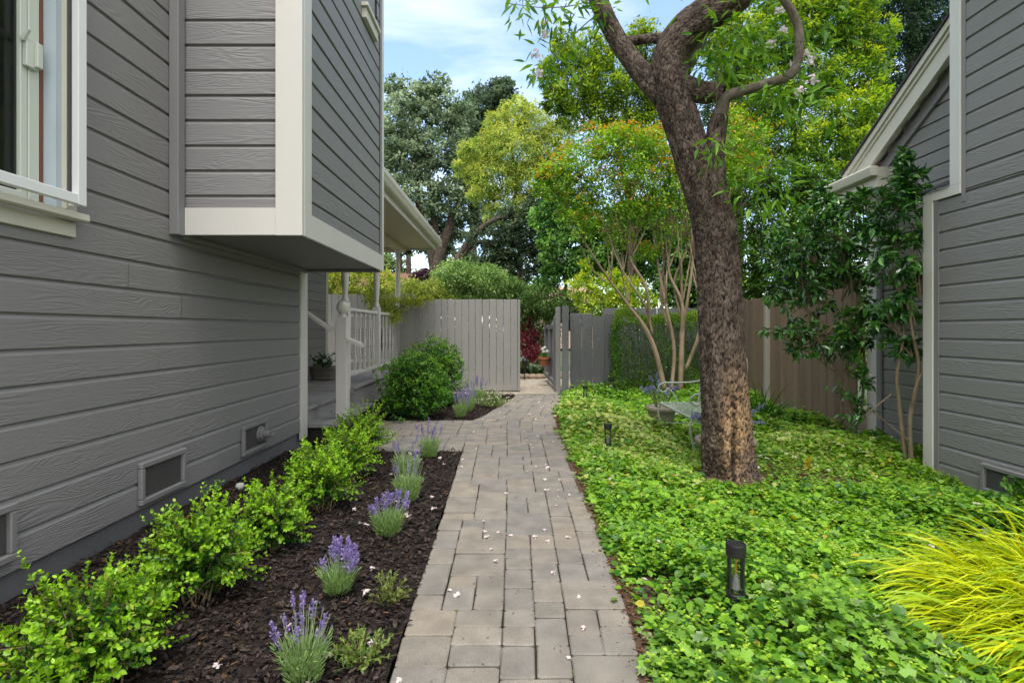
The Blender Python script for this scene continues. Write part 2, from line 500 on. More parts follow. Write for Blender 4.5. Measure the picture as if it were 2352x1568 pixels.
def platemat(name, dark, mid, light, patch):
    m, nt, N, L, B = newmat(name)
    B.inputs['Roughness'].default_value = .85; B.inputs['Specular IOR Level'].default_value = .25
    c = N.new('ShaderNodeAttribute'); c.attribute_name = 'col'
    a = N.new('ShaderNodeAttribute'); a.attribute_name = 'bc'
    s2 = N.new('ShaderNodeSeparateColor'); L.new(c.outputs['Color'], s2.inputs[0])
    v = N.new('ShaderNodeVectorMath'); v.operation = 'MULTIPLY'; v.inputs[1].default_value = (110, 110, 38); L.new(a.outputs['Vector'], v.inputs[0])
    n = N.new('ShaderNodeTexNoise'); n.inputs['Scale'].default_value = 1; n.inputs['Detail'].default_value = 5; L.new(v.outputs[0], n.inputs['Vector'])
    n2 = N.new('ShaderNodeTexNoise'); n2.inputs['Scale'].default_value = 7; n2.inputs['Detail'].default_value = 3; L.new(a.outputs['Vector'], n2.inputs['Vector'])
    def mr(sock, a0, a1, b0=0.0, b1=1.0):
        r = N.new('ShaderNodeMapRange'); r.inputs[1].default_value = a0; r.inputs[2].default_value = a1; r.inputs[3].default_value = b0; r.inputs[4].default_value = b1
        L.new(sock, r.inputs[0]); return r.outputs[0]
    def mul(x, y, op='MULTIPLY'):
        k = N.new('ShaderNodeMath'); k.operation = op; L.new(x, k.inputs[0]); L.new(y, k.inputs[1]); return k.outputs[0]
    def mix(f, A, Bc):
        k = N.new('ShaderNodeMix'); k.data_type = 'RGBA'; L.new(f, k.inputs[0])
        for i, q in ((6, A), (7, Bc)):
            if isinstance(q, tuple): k.inputs[i].default_value = q + (1,)
            else: L.new(q, k.inputs[i])
        return k.outputs[2]
    tone = mul(mul(mr(s2.outputs[2], .2, .8, 0, .6), mr(n.outputs['Fac'], .35, .65, 0, .5), 'ADD'), mr(n2.outputs['Fac'], .35, .65, .45, 1.15))
    base = mix(tone, mid, light)
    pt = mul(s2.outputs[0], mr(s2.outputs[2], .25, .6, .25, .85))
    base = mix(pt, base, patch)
    crack = mul(mr(s2.outputs[1], .10, .52), mr(n.outputs['Fac'], .30, .48, .35, 1.0))
    L.new(mix(crack, dark, base), B.inputs['Base Color'])
    bp = N.new('ShaderNodeBump'); bp.inputs['Strength'].default_value = .7; bp.inputs['Distance'].default_value = .012
    L.new(n.outputs['Fac'], bp.inputs['Height']); L.new(bp.outputs['Normal'], B.inputs['Normal'])
    return m


GREY = (.218, .212, .213)
M = dict(
    siding=woodmat('grey_siding_paint', GREY, rough=.55, strength=.36, var=.08, knots=.6, lines=110),
    siding_r=woodmat('grey_siding_paint_far', (.222, .218, .212), rough=.55, strength=.36, var=.08, knots=.6, lines=110),
    grey=plain('grey_trim_paint', (.205, .200, .203), .5, bump=.15, bscale=40, var=.08),
    found=plain('painted_concrete', (.135, .135, .145), .7, bump=.35, bscale=30, var=.18),
    white=plain('off_white_paint', (.60, .58, .54), .45, bump=.06, bscale=30, var=.05),
    cream=plain('cream_paint', (.56, .54, .46), .5, bump=.08, bscale=30, var=.06),
    soffit=plain('soffit_paint', (.60, .53, .42), .6, bump=.05, var=.05),
    vinyl=plain('white_vinyl', (.72, .73, .74), .35, var=.03),
    sashgreen=plain('pale_sash_paint', (.55, .59, .52), .4, var=.05),
    rust=plain('brown_weatherstrip', (.16, .07, .035), .7, var=.3, vscale=20),
    deck=woodmat('deck_boards', (.29, .285, .28), rough=.65, strength=.35, var=.12),
    fence=woodmat('grey_fence_stain', (.275, .268, .252), rough=.8, strength=.55, var=.13, lines=50),
    fence_dark=woodmat('slate_fence_stain', (.165, .166, .170), rough=.8, strength=.7, var=.14, lines=60, knots=2.2),
    fence_brown=woodmat('weathered_redwood', (.18, .128, .09), rough=.9, strength=.8, var=.35, lines=50, wear=(.085, .062, .048)),
    paver=colmat('tumbled_paver', rough=.85, bump=.35, bscale=150, speck=.22, sscale=260, dist=.004),
    mulch=colmat('bark_mulch', rough=.9, bump=.9, bscale=60, speck=.5, sscale=70, spec=.2, dist=.03),
    gravel=colmat('pea_gravel', rough=.9, bump=1.0, bscale=45, speck=.4, sscale=60, dist=.03),
    leaf=leafmat('leaf', .45, .34, .35),
    gloss=leafmat('glossy_leaf', .38, .26, .32),
    camellia=leafmat('waxy_leaf', .22, .10, .6),
    far=leafmat('tree_leaf', .55, .36, .25),
    petal=leafmat('petal', .6, .4, .2),
    stem=plain('green_stem', (.16, .17, .055), .7, var=.25, vscale=20),
    twig=plain('woody_stem', (.17, .125, .075), .85, var=.3, vscale=15, bump=.3),
    black=plain('black_plastic', (.010, .010, .011), .5, var=.1),
    iron=plain('verdigris_iron', (.30, .345, .285), .55, var=.25, vscale=25, bump=.2, bscale=120),
    terracotta=plain('terracotta', (.36, .13, .055), .8, var=.15, vscale=9, bump=.15),
    stone=plain('cast_stone', (.27, .24, .19), .9, var=.35, vscale=14, bump=.6, bscale=45),
    stone_dark=plain('weathered_trough_stone', (.15, .135, .115), .9, var=.5, vscale=16, bump=.9, bscale=26),
    mesh=plain('vent_screen_wire', (.085, .083, .08), .6, metal=.2, var=.2, vscale=40, bump=.6, bscale=260),
    shingle=plain('asphalt_shingle', (.045, .045, .05), .9, var=.3, vscale=20, bump=.7, bscale=60),
    dark=plain('dark_interior', (.02, .017, .014), .8, var=.3),
    soil=plain('leaf_litter_soil', (.075, .045, .028), .95, var=.6, vscale=22, bump=1.0, bscale=60),
    lawn=plain('grass_ground', (.05, .07, .025), .95, var=.4, vscale=2, bump=.5, bscale=20),
    crape=barkmat('smooth_tan_bark', (.10, .072, .048), (.22, .155, .10), (.34, .265, .18), scale=(20, 20, 3.0), strength=.25, dist=.008, rough=.7, plates=.1),
    farbark=barkmat('grey_brown_bark', (.03, .022, .016), (.075, .055, .04), (.12, .095, .075), scale=(9, 9, 3)),
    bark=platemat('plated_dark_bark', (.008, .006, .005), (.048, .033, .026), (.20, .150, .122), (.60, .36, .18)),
    limb=barkmat('grey_limb_bark', (.05, .042, .032), (.13, .105, .08), (.21, .18, .145), scale=(30, 30, 40), strength=.5, dist=.01, plates=.3),
    brickroof=plain('red_tile_roof', (.17, .075, .06), .85, var=.2, vscale=4, bump=.5, bscale=12),
)


def glassmat(name, tint=(.9, .95, .95), rough=.02, mixw=.25):
    m, nt, N, L, B = newmat(name)
    B.inputs['Base Color'].default_value = (.02, .022, .02, 1); B.inputs['Roughness'].default_value = rough
    tr = N.new('ShaderNodeBsdfTransparent'); tr.inputs[0].default_value = tint + (1,)
    mx = N.new('ShaderNodeMixShader'); mx.inputs[0].default_value = mixw
    L.new(tr.outputs[0], mx.inputs[1]); L.new(B.outputs[0], mx.inputs[2])
    L.new(mx.outputs[0], N['Material Output'].inputs['Surface'])
    return m


M['pane'] = glassmat('window_glass', (.75, .8, .78), .02, .35)
M['clear'] = glassmat('lamp_glass', (.93, .96, .95), .04, .12)
# ================================================================== siding
def siding(mb, axis, plane, a0, a1, z0, z1, zline, e, sign, holes=(), depth=.022, lip=.030, clip=None, breaks=True):
    """lapped boards on the plane axis = const; each board a lit chamfer above a flat face with a shadow gap below"""
    k0 = int(math.floor((z0 - zline) / e)) - 1
    k1 = int(math.ceil((z1 - zline) / e)) + 1
    for k in range(k0, k1):
        zb, zt = max(zline + k * e, z0), min(zline + (k + 1) * e, z1)
        if zt - zb < .01:
            continue
        segs = [(a0, a1)]
        if clip:
            c = clip((zb + zt) / 2)
            if c is None: continue
            segs = [c]
        for (h0, h1, hz0, hz1) in holes:
            if hz0 < (zb + zt) / 2 < hz1:
                segs = [s for q in segs for s in ((q[0], min(q[1], h0)), (max(q[0], h1), q[1])) if s[1] - s[0] > .01]
        out = []
        for s0, s1 in segs:
            while breaks and s1 - s0 > 3.6:
                b = s0 + random.uniform(2.0, 3.6)
                out.append((s0, b - .0014)); s0 = b + .0014
            out.append((s0, s1))
        for s0, s1 in out:
            r = random.random()
            jog = random.uniform(-.0012, .0012)
            lp = min(lip, (zt - zb) * .5)
            prof = [(-depth, zt), (jog, zt - lp), (jog, zb + .004), (-.004, zb + .0005), (-depth, zb + .0005)]
            V, B = [], []
            for a in (s0, s1):
                for dpt, z in prof:
                    p = plane + sign * dpt
                    V.append((p, a, z) if axis == 'y' else (a, p, z))
                    B.append((a + r * 47, z - zb + r * 3.7, r))
            n = len(prof)
            F = [(i, i + 1, n + i + 1, n + i) for i in range(n - 1)]
            if (sign > 0) == (axis == 'y'):
                F = [f[::-1] for f in F]
            mb.add(V, np.array(F), B)
    return mb


# ================================================================== the near house on the left
XW, E, ZL = -2.40, .178, 1.204
house = thing('house', 'grey clapboard house with projecting box bay, open window and porch on the left', 'house', (XW, 3.0, 0))

wl = MB()
siding(wl, 'y', XW, -1.2, 6.30, .136, 5.2, ZL, E, 1, holes=[(1.55, 2.87, 1.95, 3.70)])
wall = wl.build('wall', M['siding'], house)
MB().box(XW - .25, XW - .03, -1.2, 6.28, -.3, .145).build('foundation', M['found'], house, bevel=.004)
# sheathing behind the boards, returns, interior
b = MB()
b.box(XW - .16, XW - .016, -1.2, 1.55, .13, 5.2)
b.box(XW - .16, XW - .016, 2.87, 6.28, .13, 5.2)
b.box(XW - .16, XW - .016, 1.55, 2.87, .13, 1.95)
b.box(XW - .16, XW - .016, 1.55, 2.87, 3.70, 5.2)
b.box(-7.0, XW - .16, 6.16, 6.29, -.2, 5.2)
b.build('rear_wall', M['grey'], house)
b = MB()
b.box(-4.6, XW - .17, .2, .26, 1.2, 4.2); b.box(-4.6, XW - .17, 3.6, 3.66, 1.2, 4.2); b.box(-4.66, -4.6, .2, 3.66, 1.2, 4.2)
b.box(-4.6, XW - .17, .26, 3.6, 1.14, 1.2); b.box(-4.6, XW - .17, .26, 3.6, 4.2, 4.26)
b.build('room', plain('interior_paint', (.30, .27, .22), .8, var=.1), house)

# corner trim at the far end of the wall
b = MB()
b.box(XW - .012, XW + .018, 6.115, 6.30, .05, 5.2)
b.box(XW - .135, XW - .012, 6.292, 6.318, .05, 5.2)
b.build('corner_trim', M['white'], house, bevel=.003)
# grey corner board beside the bay
MB().box(XW + .002, XW + .068, 3.775, 3.855, 1.965, 5.2).build('corner_board', M['grey'], house, bevel=.004)

# ---- the bay
BX, BY0, BY1, BZ = -1.491, 3.86, 6.27, 1.985
bay = MB()
siding(bay, 'x', BY0 + .012, XW, BX - .17, BZ + .17, 5.2, 2.263, .180, -1, breaks=False)
siding(bay, 'y', BX - .012, BY0 + .15, BY1 - .15, BZ + .15, 5.2, 2.263, .180, 1, holes=[(5.40, 6.0, 4.56, 5.2)], breaks=False)
bay.box(XW, BX - .03, BY0 + .03, BY1 - .03, BZ + .03, 5.19)
bay_o = bay.build('box_bay', M['siding'], house)
t = MB()
t.box(XW + .07, BX - .0245, BY0 - .013, BY0 + .02, BZ - .012, BZ + .18)
t.box(BX - .19, BX + .0005, BY0 - .020, BY0 + .02, BZ - .015, 5.2)
for k in range(13):
    z = BZ + .1 + k * .22; x = BX - random.choice((.03, .16))
    t.box(x - .004, x + .004, BY0 - .0215, BY0 - .0195, z - .004, z + .004)
t.build('bay_front_trim', M['white'], house, bevel=.003)
t = MB()
t.box(BX - .02, BX + .003, BY0 + .021, BY0 + .158, BZ - .015, 5.2)
t.box(BX - .02, BX + .001, BY0 + .159, BY1 - .062, BZ - .013, BZ + .165)
t.box(BX - .02, BX + .003, BY1 - .061, BY1 + .01, BZ - .015, 5.2)
for k in range(13):
    y = random.uniform(BY0 + .2, BY1 - .1); z = BZ + random.choice((.03, .13))
    t.box(BX - .001, BX + .0035, y - .004, y + .004, z - .004, z + .004)
t.build('bay_side_trim', M['white'], house, bevel=.003)
t = MB(); t.box(BX - .011, BX + .001, BY1 - .125, BY1 - .0615, BZ + .166, 5.2); t.build('bay_corner_board', M['grey'], house)
t = MB()
for i in range(6):
    x0 = XW + .015 + i * .147
    t.box(x0, x0 + .1455, BY0 + .03, BY1 - .03, BZ + .004, BZ + .028, grain='y')
t.build('bay_soffit', M['grey'], house)
t = MB()
t.box(XW + .001, XW + .055, BY0 + .02, BY1 - .02, BZ - .035, BZ + .003)
t.box(XW + .06, BX - .03, BY1 - .10, BY1 - .03, BZ - .028, BZ + .003)
t.build('soffit_moulding', M['grey'], house, bevel=.004)
w = MB()
w.box(BX - .02, BX + .03, 5.42, 5.90, 4.43, 4.53)
w.box(BX - .02, BX + .055, 5.39, 5.93, 4.531, 4.57)
w.build('window_sill', M['cream'], house, bevel=.004)
# ---- the open window
win = MB()
win.box(XW - .12, -2.36, 2.862, 2.89, 1.94, 3.72)       # jamb facing the garden path
win.box(XW - .12, XW + .02, 1.50, 1.55, 1.94, 3.72)
win.box(XW - .12, XW + .02, 1.551, 2.861, 3.69, 3.72)
win.box(XW - .01, XW + .022, 2.8905, 2.955, 1.935, 3.80)  # casing on the wall
win.box(XW - .01, XW + .022, 1.43, 1.499, 1.935, 3.80)
window = win.build('window', M['cream'], house, bevel=.003)
s = MB()
s.box(-2.31, -2.275, 1.52, 2.835, 1.957, 2.010)
s.box(-2.31, -2.275, 1.52, 2.835, 3.66, 3.71)
s.box(-2.31, -2.275, 2.836, 2.893, 1.955, 3.712)
s.box(-2.31, -2.275, 1.46, 1.519, 1.955, 3.712)
s.box(-2.358, -2.311, 2.868, 2.892, 1.955, 3.712)
s.build('sash_frame', M['vinyl'], window, bevel=.003)
s = MB(); s.box(-2.352, -2.336, 2.858, 2.8675, 1.99, 3.70); s.build('weather_seal', M['mesh'], window)
s = MB()
s.box(-2.485, -2.452, 2.695, 2.735, 1.945, 3.69); s.box(-2.487, -2.448, 2.738, 2.80, 1.945, 3.69)
s.box(-2.485, -2.45, 1.56, 2.694, 1.945, 1.99)
s.build('inner_stile', M['sashgreen'], window, bevel=.003)
s = MB(); s.box(-2.48, -2.45, 2.803, 2.825, 1.945, 3.69); s.build('weather_strip', M['rust'], window)
s = MB(); s.box(-2.50, -2.385, 2.827, 2.8615, 1.945, 3.69); s.build('side_jamb', plain('bluish_jamb_paint', (.46, .55, .60), .4), window)
s = MB()
s.box(-2.448, -2.425, 2.70, 2.775, 2.62, 2.765); s.box(-2.425, -2.405, 2.742, 2.775, 2.63, 2.755)
s.prism([(-2.447, 2.75), (-2.40, 2.80), (-2.395, 2.79), (-2.43, 2.735)], 'y', 2.68, 2.70)
s.build('latch', M['sashgreen'], window, bevel=.003)
s = MB(); s.box(-2.4745, -2.4705, 1.56, 2.6945, 1.99, 3.69); s.build('pane', M['pane'], window)
s = MB()
for i in range(14):
    yy = 1.56 + i * .045 + random.uniform(-.01, .01)
    s.tube([(-2.70 + .02 * (i % 2), yy, 1.5), (-2.70, yy + .01, 2.6), (-2.70 + .02 * (i % 2), yy, 3.9)], .03, 6)
s.build('curtain', plain('curtain_cloth', (.55, .53, .45), .9), window, smooth=True)
s = MB()
s.prism([(XW + .0225, 1.885), (XW + .0225, 1.932), (-2.315, 1.925), (-2.312, 1.89), (-2.33, 1.88)], 'y', 1.36, 2.965)
s.build('window_sill', M['cream'], window, bevel=.003)
s = MB(); s.box(XW - .005, XW + .02, 1.42, 2.952, 1.80, 1.879); s.build('apron', M['cream'], window, bevel=.003)

# ---- crawl-space vents
def vent(parent, x, y0, y1, z0, z1, sgn, name='vent'):
    f = MB(); w_ = .038; d0, d1 = x, x + sgn * .032
    lo, hi = min(d0, d1), max(d0, d1)
    f.box(lo, hi, y0, y1, z1 - w_, z1); f.box(lo, hi, y0, y1, z0, z0 + w_)
    f.box(lo, hi - .001 * (sgn > 0), y0, y0 + w_, z0 + w_ + .0005, z1 - w_ - .0005)
    f.box(lo, hi - .001 * (sgn > 0), y1 - w_, y1, z0 + w_ + .0005, z1 - w_ - .0005)
    v = f.build(name, M['grey'] , parent, bevel=.006)
    s = MB(); xs = x + sgn * .006
    s.box(xs - .002, xs + .002, y0 + w_, y1 - w_, z0 + w_, z1 - w_)
    n = int((y1 - y0 - 2 * w_) / .009)
    for i in range(n):
        yy = y0 + w_ + (i + .5) * .009
        s.box(xs + sgn * .002 - .0007, xs + sgn * .002 + .0007, yy - .0012, yy + .0012, z0 + w_, z1 - w_)
    s.build('screen', M['mesh'], v)
    return v

vent(house, XW + .001, 2.13, 2.594, .20, .475, 1)
vent(house, XW + .001, 3.46, 3.94, .168, .442, 1)
v3 = vent(house, XW + .001, 4.78, 5.26, .172, .44, 1)
k = MB()
for r_, x0, x1 in ((.075, .01, .03), (.06, .03, .055), (.035, .055, .11)):
    a = np.linspace(0, 2 * math.pi, 20, endpoint=False)
    k.prism([(5.12 + r_ * math.cos(q), .315 + r_ * math.sin(q)) for q in a], 'x', XW + x0, XW + x1)
k.box(XW + .111, XW + .15, 5.10, 5.14, .30, .33)
k.build('vent_cap', M['grey'], v3, bevel=.004)

# ================================================================== porch
PZ, PX = .385, -2.45
p = MB()
yb = 6.32
i = 0
while yb < 12.2:
    p.box(-7.0, PX + (.02 if yb < 8.2 else -.12), yb, yb + .138, PZ - .035, PZ + random.uniform(-.001, .001), grain='x')
    yb += .141
deck = p.build('porch_deck', M['deck'], house)
n = MB()
n.box(PX + .021, PX + .045, 6.33, 8.22, PZ - .036, PZ + .002, grain='y')
n.box(PX - .118, PX + .04, 8.225, 12.2, PZ + .002, PZ + .04, grain='y')
n.build('nosing', M['deck'], deck)
n = MB(); n.box(PX - .04, PX - .005, 6.33, 12.2, .02, PZ - .037, grain='y'); n.build('fascia', M['deck'], deck)
n = MB()
n.box(PX - .004, PX + .185, 6.34, 8.22, .150, .190, grain='y'); n.box(PX + .190, PX + .375, 6.34, 8.22, .150, .190, grain='y')
n.build('step', M['deck'], deck)
n = MB(); n.box(PX, PX + .34, 6.42, 6.46, -.05, .149); n.box(PX + .30, PX + .34, 6.462, 8.15, -.05, .149)
n.build('step_riser', M['dark'], deck)

bw = MB()
siding(bw, 'y', -3.75, 6.3, 10.97, .42, 3.2, .42, .178, 1)
bw.box(-3.9, -3.765, 6.3, 10.95, .3, 3.3)
bw.build('porch_wall', M['siding'], house)
b = MB(); b.box(-3.765, -3.735, 10.86, 10.985, PZ, 3.2); b.box(-3.9, -3.7655, 10.951, 10.985, PZ, 3.2); b.build('porch_corner_trim', M['cream'], house)

# roof over the porch
b = MB()
b.box(-3.75, -1.72, 6.31, 12.0, 3.10, 3.125)
b.build('soffit', M['soffit'], house)
b = MB()
for i in range(1, 5):
    b.box(-3.75 + i * .4, -3.742 + i * .4, 6.31, 12.0, 3.094, 3.0995)
b.box(PX - .09, PX + .09, 6.31, 12.0, 3.0, 3.0935)
b.box(-3.7, PX - .091, 11.85, 12.0, 3.0, 3.0935)
b.build('porch_beam', M['soffit'], house, bevel=.004)
b = MB()
b.box(-1.72, -1.695, 6.31, 12.03, 3.06, 3.28)
b.box(-3.75, -1.7205, 12.005, 12.03, 3.06, 3.28)
b.build('fascia_board', M['white'], house, bevel=.003)
b = MB()
gp = [(-1.694, 3.15), (-1.62, 3.15), (-1.60, 3.17), (-1.585, 3.21), (-1.57, 3.24), (-1.568, 3.30), (-1.58, 3.30), (-1.60, 3.24), (-1.63, 3.17), (-1.694, 3.165)]
b.prism(gp, 'y', 6.31, 12.06)
b.box(-1.693, -1.572, 12.0605, 12.063, 3.152, 3.299)
b.build('gutter', M['cream'], house, bevel=.003)
b = MB()
b.prism([(-1.64, 3.29), (-1.64, 3.32), (-4.6, 4.75), (-4.6, 4.70)], 'y', 6.31, 12.1)
b.build('porch_roof', M['shingle'], house)

# posts
def turned(mb, x, y, z0, zsq, ztop, hw=.062):
    mb.box(x - hw, x + hw, y - hw, y + hw, z0, zsq)
    L_ = ztop - zsq
    prof = [(.05, 0), (.058, .02), (.058, .04), (.04, .055), (.046, .075), (.03, .09), (.038, .13), (.052, .3), (.058, .5), (.052, L_ * .55), (.042, L_ - .2),
            (.036, L_ - .12), (.05, L_ - .1), (.05, L_ - .08), (.04, L_ - .06), (.058, L_ - .03), (.058, L_)]
    mb.lathe(prof, x, y, zsq, 20)

posts = [(PX, 7.94), (PX, 9.78), (PX, 11.6)]
for i, (x, y) in enumerate(posts):
    m_ = MB(); turned(m_, x, y, PZ + .035, 1.70, 3.0)
    m_.build('porch_post', M['white'], house, smooth=False, bevel=.003)
def baluster(x, y, parent):
    m_ = MB(); h = .019
    m_.box(x - h, x + h, y - h, y + h, .6555, .90); m_.box(x - h, x + h, y - h, y + h, 1.33, 1.5695)
    m_.lathe([(.019, .90 - .9), (.011, .02), (.020, .045), (.012, .07), (.015, .11), (.022, .16), (.018, .23), (.012, .30), (.020, .325), (.011, .345), (.020, .37), (.012, .39), (.02, .41), (.019, .43)], x, y, .90, 10)
    return m_.build('baluster', M['white'], parent)
for (x0, y0), (x1, y1) in zip(posts[:-1], posts[1:]):
    rl = MB()
    rl.prism([(x0 - .04, 1.585), (x0 - .03, 1.625), (x0 + .03, 1.625), (x0 + .04, 1.585), (x0 + .025, 1.57), (x0 - .025, 1.57)], 'y', y0 + .0625, y1 - .0625)
    top = rl.build('porch_railing', M['white'], house, bevel=.004)
    rl = MB(); rl.box(x0 - .03, x0 + .03, y0 + .0625, y1 - .0625, .60, .655); rl.build('bottom_rail', M['white'], top, bevel=.004)
    for i in range(6):
        baluster(x0, y0 + (y1 - y0) * (i + .75) / 6.6, top)
rl = MB(); rl.box(-3.7, PX - .063, 11.57, 11.63, 1.57, 1.62); top = rl.build('porch_railing', M['white'], house, bevel=.004)
rl = MB(); rl.box(-3.7, PX - .063, 11.57, 11.63, .60, .655); rl.build('bottom_rail', M['white'], top, bevel=.004)
for i in range(5):
    baluster(-2.7 - i * .2, 11.6, top)

# newel post and stair handrail
nw = MB(); nx, ny = -2.13, 6.80
nw.box(nx - .07, nx + .07, ny - .07, ny + .07, -.05, 1.455)
nw_o = nw.build('newel_post', M['white'], house, bevel=.008)
nb = MB()
nb.lathe([(.05, 0), (.05, .012), (.028, .03), (.03, .04), (.055, .06), (.072, .09), (.078, .125), (.072, .16), (.05, .19), (.02, .203), (.001, .205)], nx, ny, 1.4555, 24)
nb.build('ball_finial', M['white'], nw_o, smooth=True)
h = MB()
def rail(p0, p1, w=.034, hgt=.05):
    p0, p1 = np.array(p0), np.array(p1)
    V = []
    for q in (p0, p1):
        for dy, dz in ((-w, -hgt * .6), (w, -hgt * .6), (w, hgt * .2), (w * .6, hgt * .6), (-w * .6, hgt * .6), (-w, hgt * .2)):
            V.append(q + np.array([0, dy, dz]))
    n_ = 6
    F4 = [(i, (i + 1) % n_, n_ + (i + 1) % n_, n_ + i) for i in range(n_)]
    h.add(V, [np.array(F4), np.arange(6)[::-1].copy(), np.arange(6) + 6])
rail((-2.80, 6.76, 1.66), (nx - .0705, 6.76, 1.262)); rail((nx + .0705, 6.76, 1.18), (-1.865, 6.76, 1.105))
h.build('handrail', M['white'], house)

# ================================================================== the house on the right
XR, ER = 4.0, .165
rh = thing('neighbour_house', 'grey clapboard house with stepped white corner trim and steep gable on the right', 'house', (4.5, 4.0, -.1))
b = MB()
siding(b, 'y', XR, .6, 5.22, -.13, 2.52, 1.385, ER, -1, breaks=False)
siding(b, 'y', XR, .6, 4.90, 2.521, 6.0, 1.385, ER, -1, breaks=False)
b.box(XR + .016, 5.2, .6, 5.21, -.13, 2.5); b.box(XR + .016, 5.2, .6, 4.88, 2.5, 6.0)
b.build('wall', M['siding_r'], rh)
b = MB(); b.box(XR + .03, XR + .3, .6, 5.18, -.5, -.12); b.build('foundation', M['found'], rh)
b = MB()
b.box(XR - .022, XR + .0, 5.115, 5.235, -.14, 2.60)
b.box(XR - .0225, XR - .0005, 4.80, 5.1145, 2.51, 2.60)
b.box(XR - .0225, XR - .0005, 4.80, 4.915, 2.6005, 6.0)
b.build('corner_trim', M['white'], rh, bevel=.003)
b = MB()
b.box(XR - .010, XR + .0015, 5.06, 5.1145, -.13, 2.5095); b.box(XR - .010, XR + .0015, 4.765, 4.7995, 2.43, 6.0)
b.build('corner_board', M['grey'], rh)
b = MB()
b.prism([(XR - .05, 2.605), (XR - .05, 2.625), (4.7, 2.93), (4.7, 2.90)], 'y', 4.92, 5.30)
b.build('small_roof', M['shingle'], rh)
# recessed gable wall
XG = 4.55
b = MB()
rake = lambda z: (5.2, 6.88 if z < 3.25 else max(5.25, 6.88 - (z - 3.25) * 1.62))
siding(b, 'y', XG, 5.2, 6.88, -.15, 4.7, 1.30, .160, -1, clip=rake, breaks=False)
b.box(XG + .016, 5.6, 5.2, 6.86, -.15, 3.2)
b.build('gable_wall', M['siding_r'], rh)
b = MB(); b.box(XG - .02, XG + .0, 6.72, 6.90, -.15, 3.18); b.box(XG, 5.6, 6.885, 6.90, -.15, 3.18)
b.build('gable_corner_trim', M['white'], rh, bevel=.003)
b = MB(); b.box(XG - .035, XG - .001, 6.62, 6.71, -.15, 3.1); b.build('downpipe', M['grey'], rh, bevel=.02)
# rake: stepped fascia boards along the roof edge
def slanted(mb, x0, x1, y0, z0, y1, z1, t0, t1):
    """a board along the rake from (y0, z0) to (y1, z1), between offsets t0 and t1 below the line"""
    V = [(x, y, z - t) for x in (x0, x1) for (y, z) in ((y0, z0), (y1, z1)) for t in (t0, t1)]
    mb.add(V, np.array([(0, 1, 3, 2), (4, 6, 7, 5), (0, 4, 5, 1), (2, 3, 7, 6), (0, 2, 6, 4), (1, 5, 7, 3)]))
A_, B_ = (7.12, 3.33), (4.9, 4.72)
b = MB()
slanted(b, 4.35, 4.40, *A_, *B_, .012, .09); slanted(b, 4.375, 4.42, *A_, *B_, .0905, .135); slanted(b, 4.395, 4.44, *A_, *B_, .1355, .33)
slanted(b, 4.4405, 4.549, *A_, *B_, .20, .22)
b.build('rake_fascia', M['cream'], rh, bevel=.003)
b = MB(); slanted(b, 4.33, 6.5, *A_, *B_, -.02, .0115); b.build('roof', M['shingle'], rh)
b = MB(); slanted(b, 4.515, 4.548, 6.86, 3.16, 4.95, 4.35, .0, .13); b.build('frieze_board', M['grey'], rh)
b = MB()
q = [(4.27, 3.13), (4.35, 3.13), (4.35, 3.245), (4.255, 3.245), (4.245, 3.225), (4.255, 3.18)]
b.prism(q, 'y', 6.42, 7.42)
b.build('gutter', M['cream'], rh, bevel=.004)
b = MB(); b.box(4.3505, 4.545, 6.45, 7.4, 3.0, 3.12); b.box(4.3505, 4.56, 6.45, 7.4, 3.121, 3.24); b.build('cornice_return', M['cream'], rh, bevel=.004)
vent(rh, XR - .001, 4.06, 4.585, -.065, .175, -1)
# ================================================================== ground
def sheet(name, poly_fn, x0, x1, y0, y1, step, z, mat, amp=.0, col=None, keep=None):
    xs = np.arange(x0, x1 + step * .5, step); ys = np.arange(y0, y1 + step * .5, step)
    X, Y = np.meshgrid(xs, ys, indexing='ij')
    Z = np.full_like(X, z) if not callable(z) else z(X, Y)
    if amp:
        Z = Z + amp * (np.sin(X * 7.1 + np.sin(Y * 3.3) * 2) * .4 + np.sin(Y * 9.7 + X * 2.1) * .35 + rng.normal(0, .35, X.shape))
    V = np.stack([X, Y, Z], 2).reshape(-1, 3)
    nx, ny = X.shape
    i = np.arange(nx - 1)[:, None] * ny + np.arange(ny - 1)[None]
    F = np.stack([i, i + ny, i + ny + 1, i + 1], 2).reshape(-1, 4)
    if keep is not None:
        c = V[F].mean(1)
        F = F[keep(c[:, 0], c[:, 1])]
    return setting(mk(name, V, F, mat, col=None if col is None else np.broadcast_to(col, V.shape), smooth=True))


def left_edge(y):
    return np.interp(y, [0, 2, 2.65, 3.64, 5.7, 7.74, 8.13, 9.3, 10.4, 11.0], [-.445, -.458, -.472, -.487, -.53, -.585, -.43, -.19, .03, .10])


def right_edge(y):
    return np.interp(y, [0, 1.99, 2.5, 3.0, 3.64, 4.3, 5.69, 7.07, 8.56, 10.2, 11.0], [.47, .503, .533, .546, .566, .572, .592, .60, .68, .935, .985])


def soil_z(X, Y):
    return .0 - .10 * np.clip((X - 2.2) / 1.8, 0, 1) * np.clip((8 - Y) / 3, 0, 1) + .06 * np.exp(-((X - 1.85) ** 2 + (Y - 4.6) ** 2) / .5)


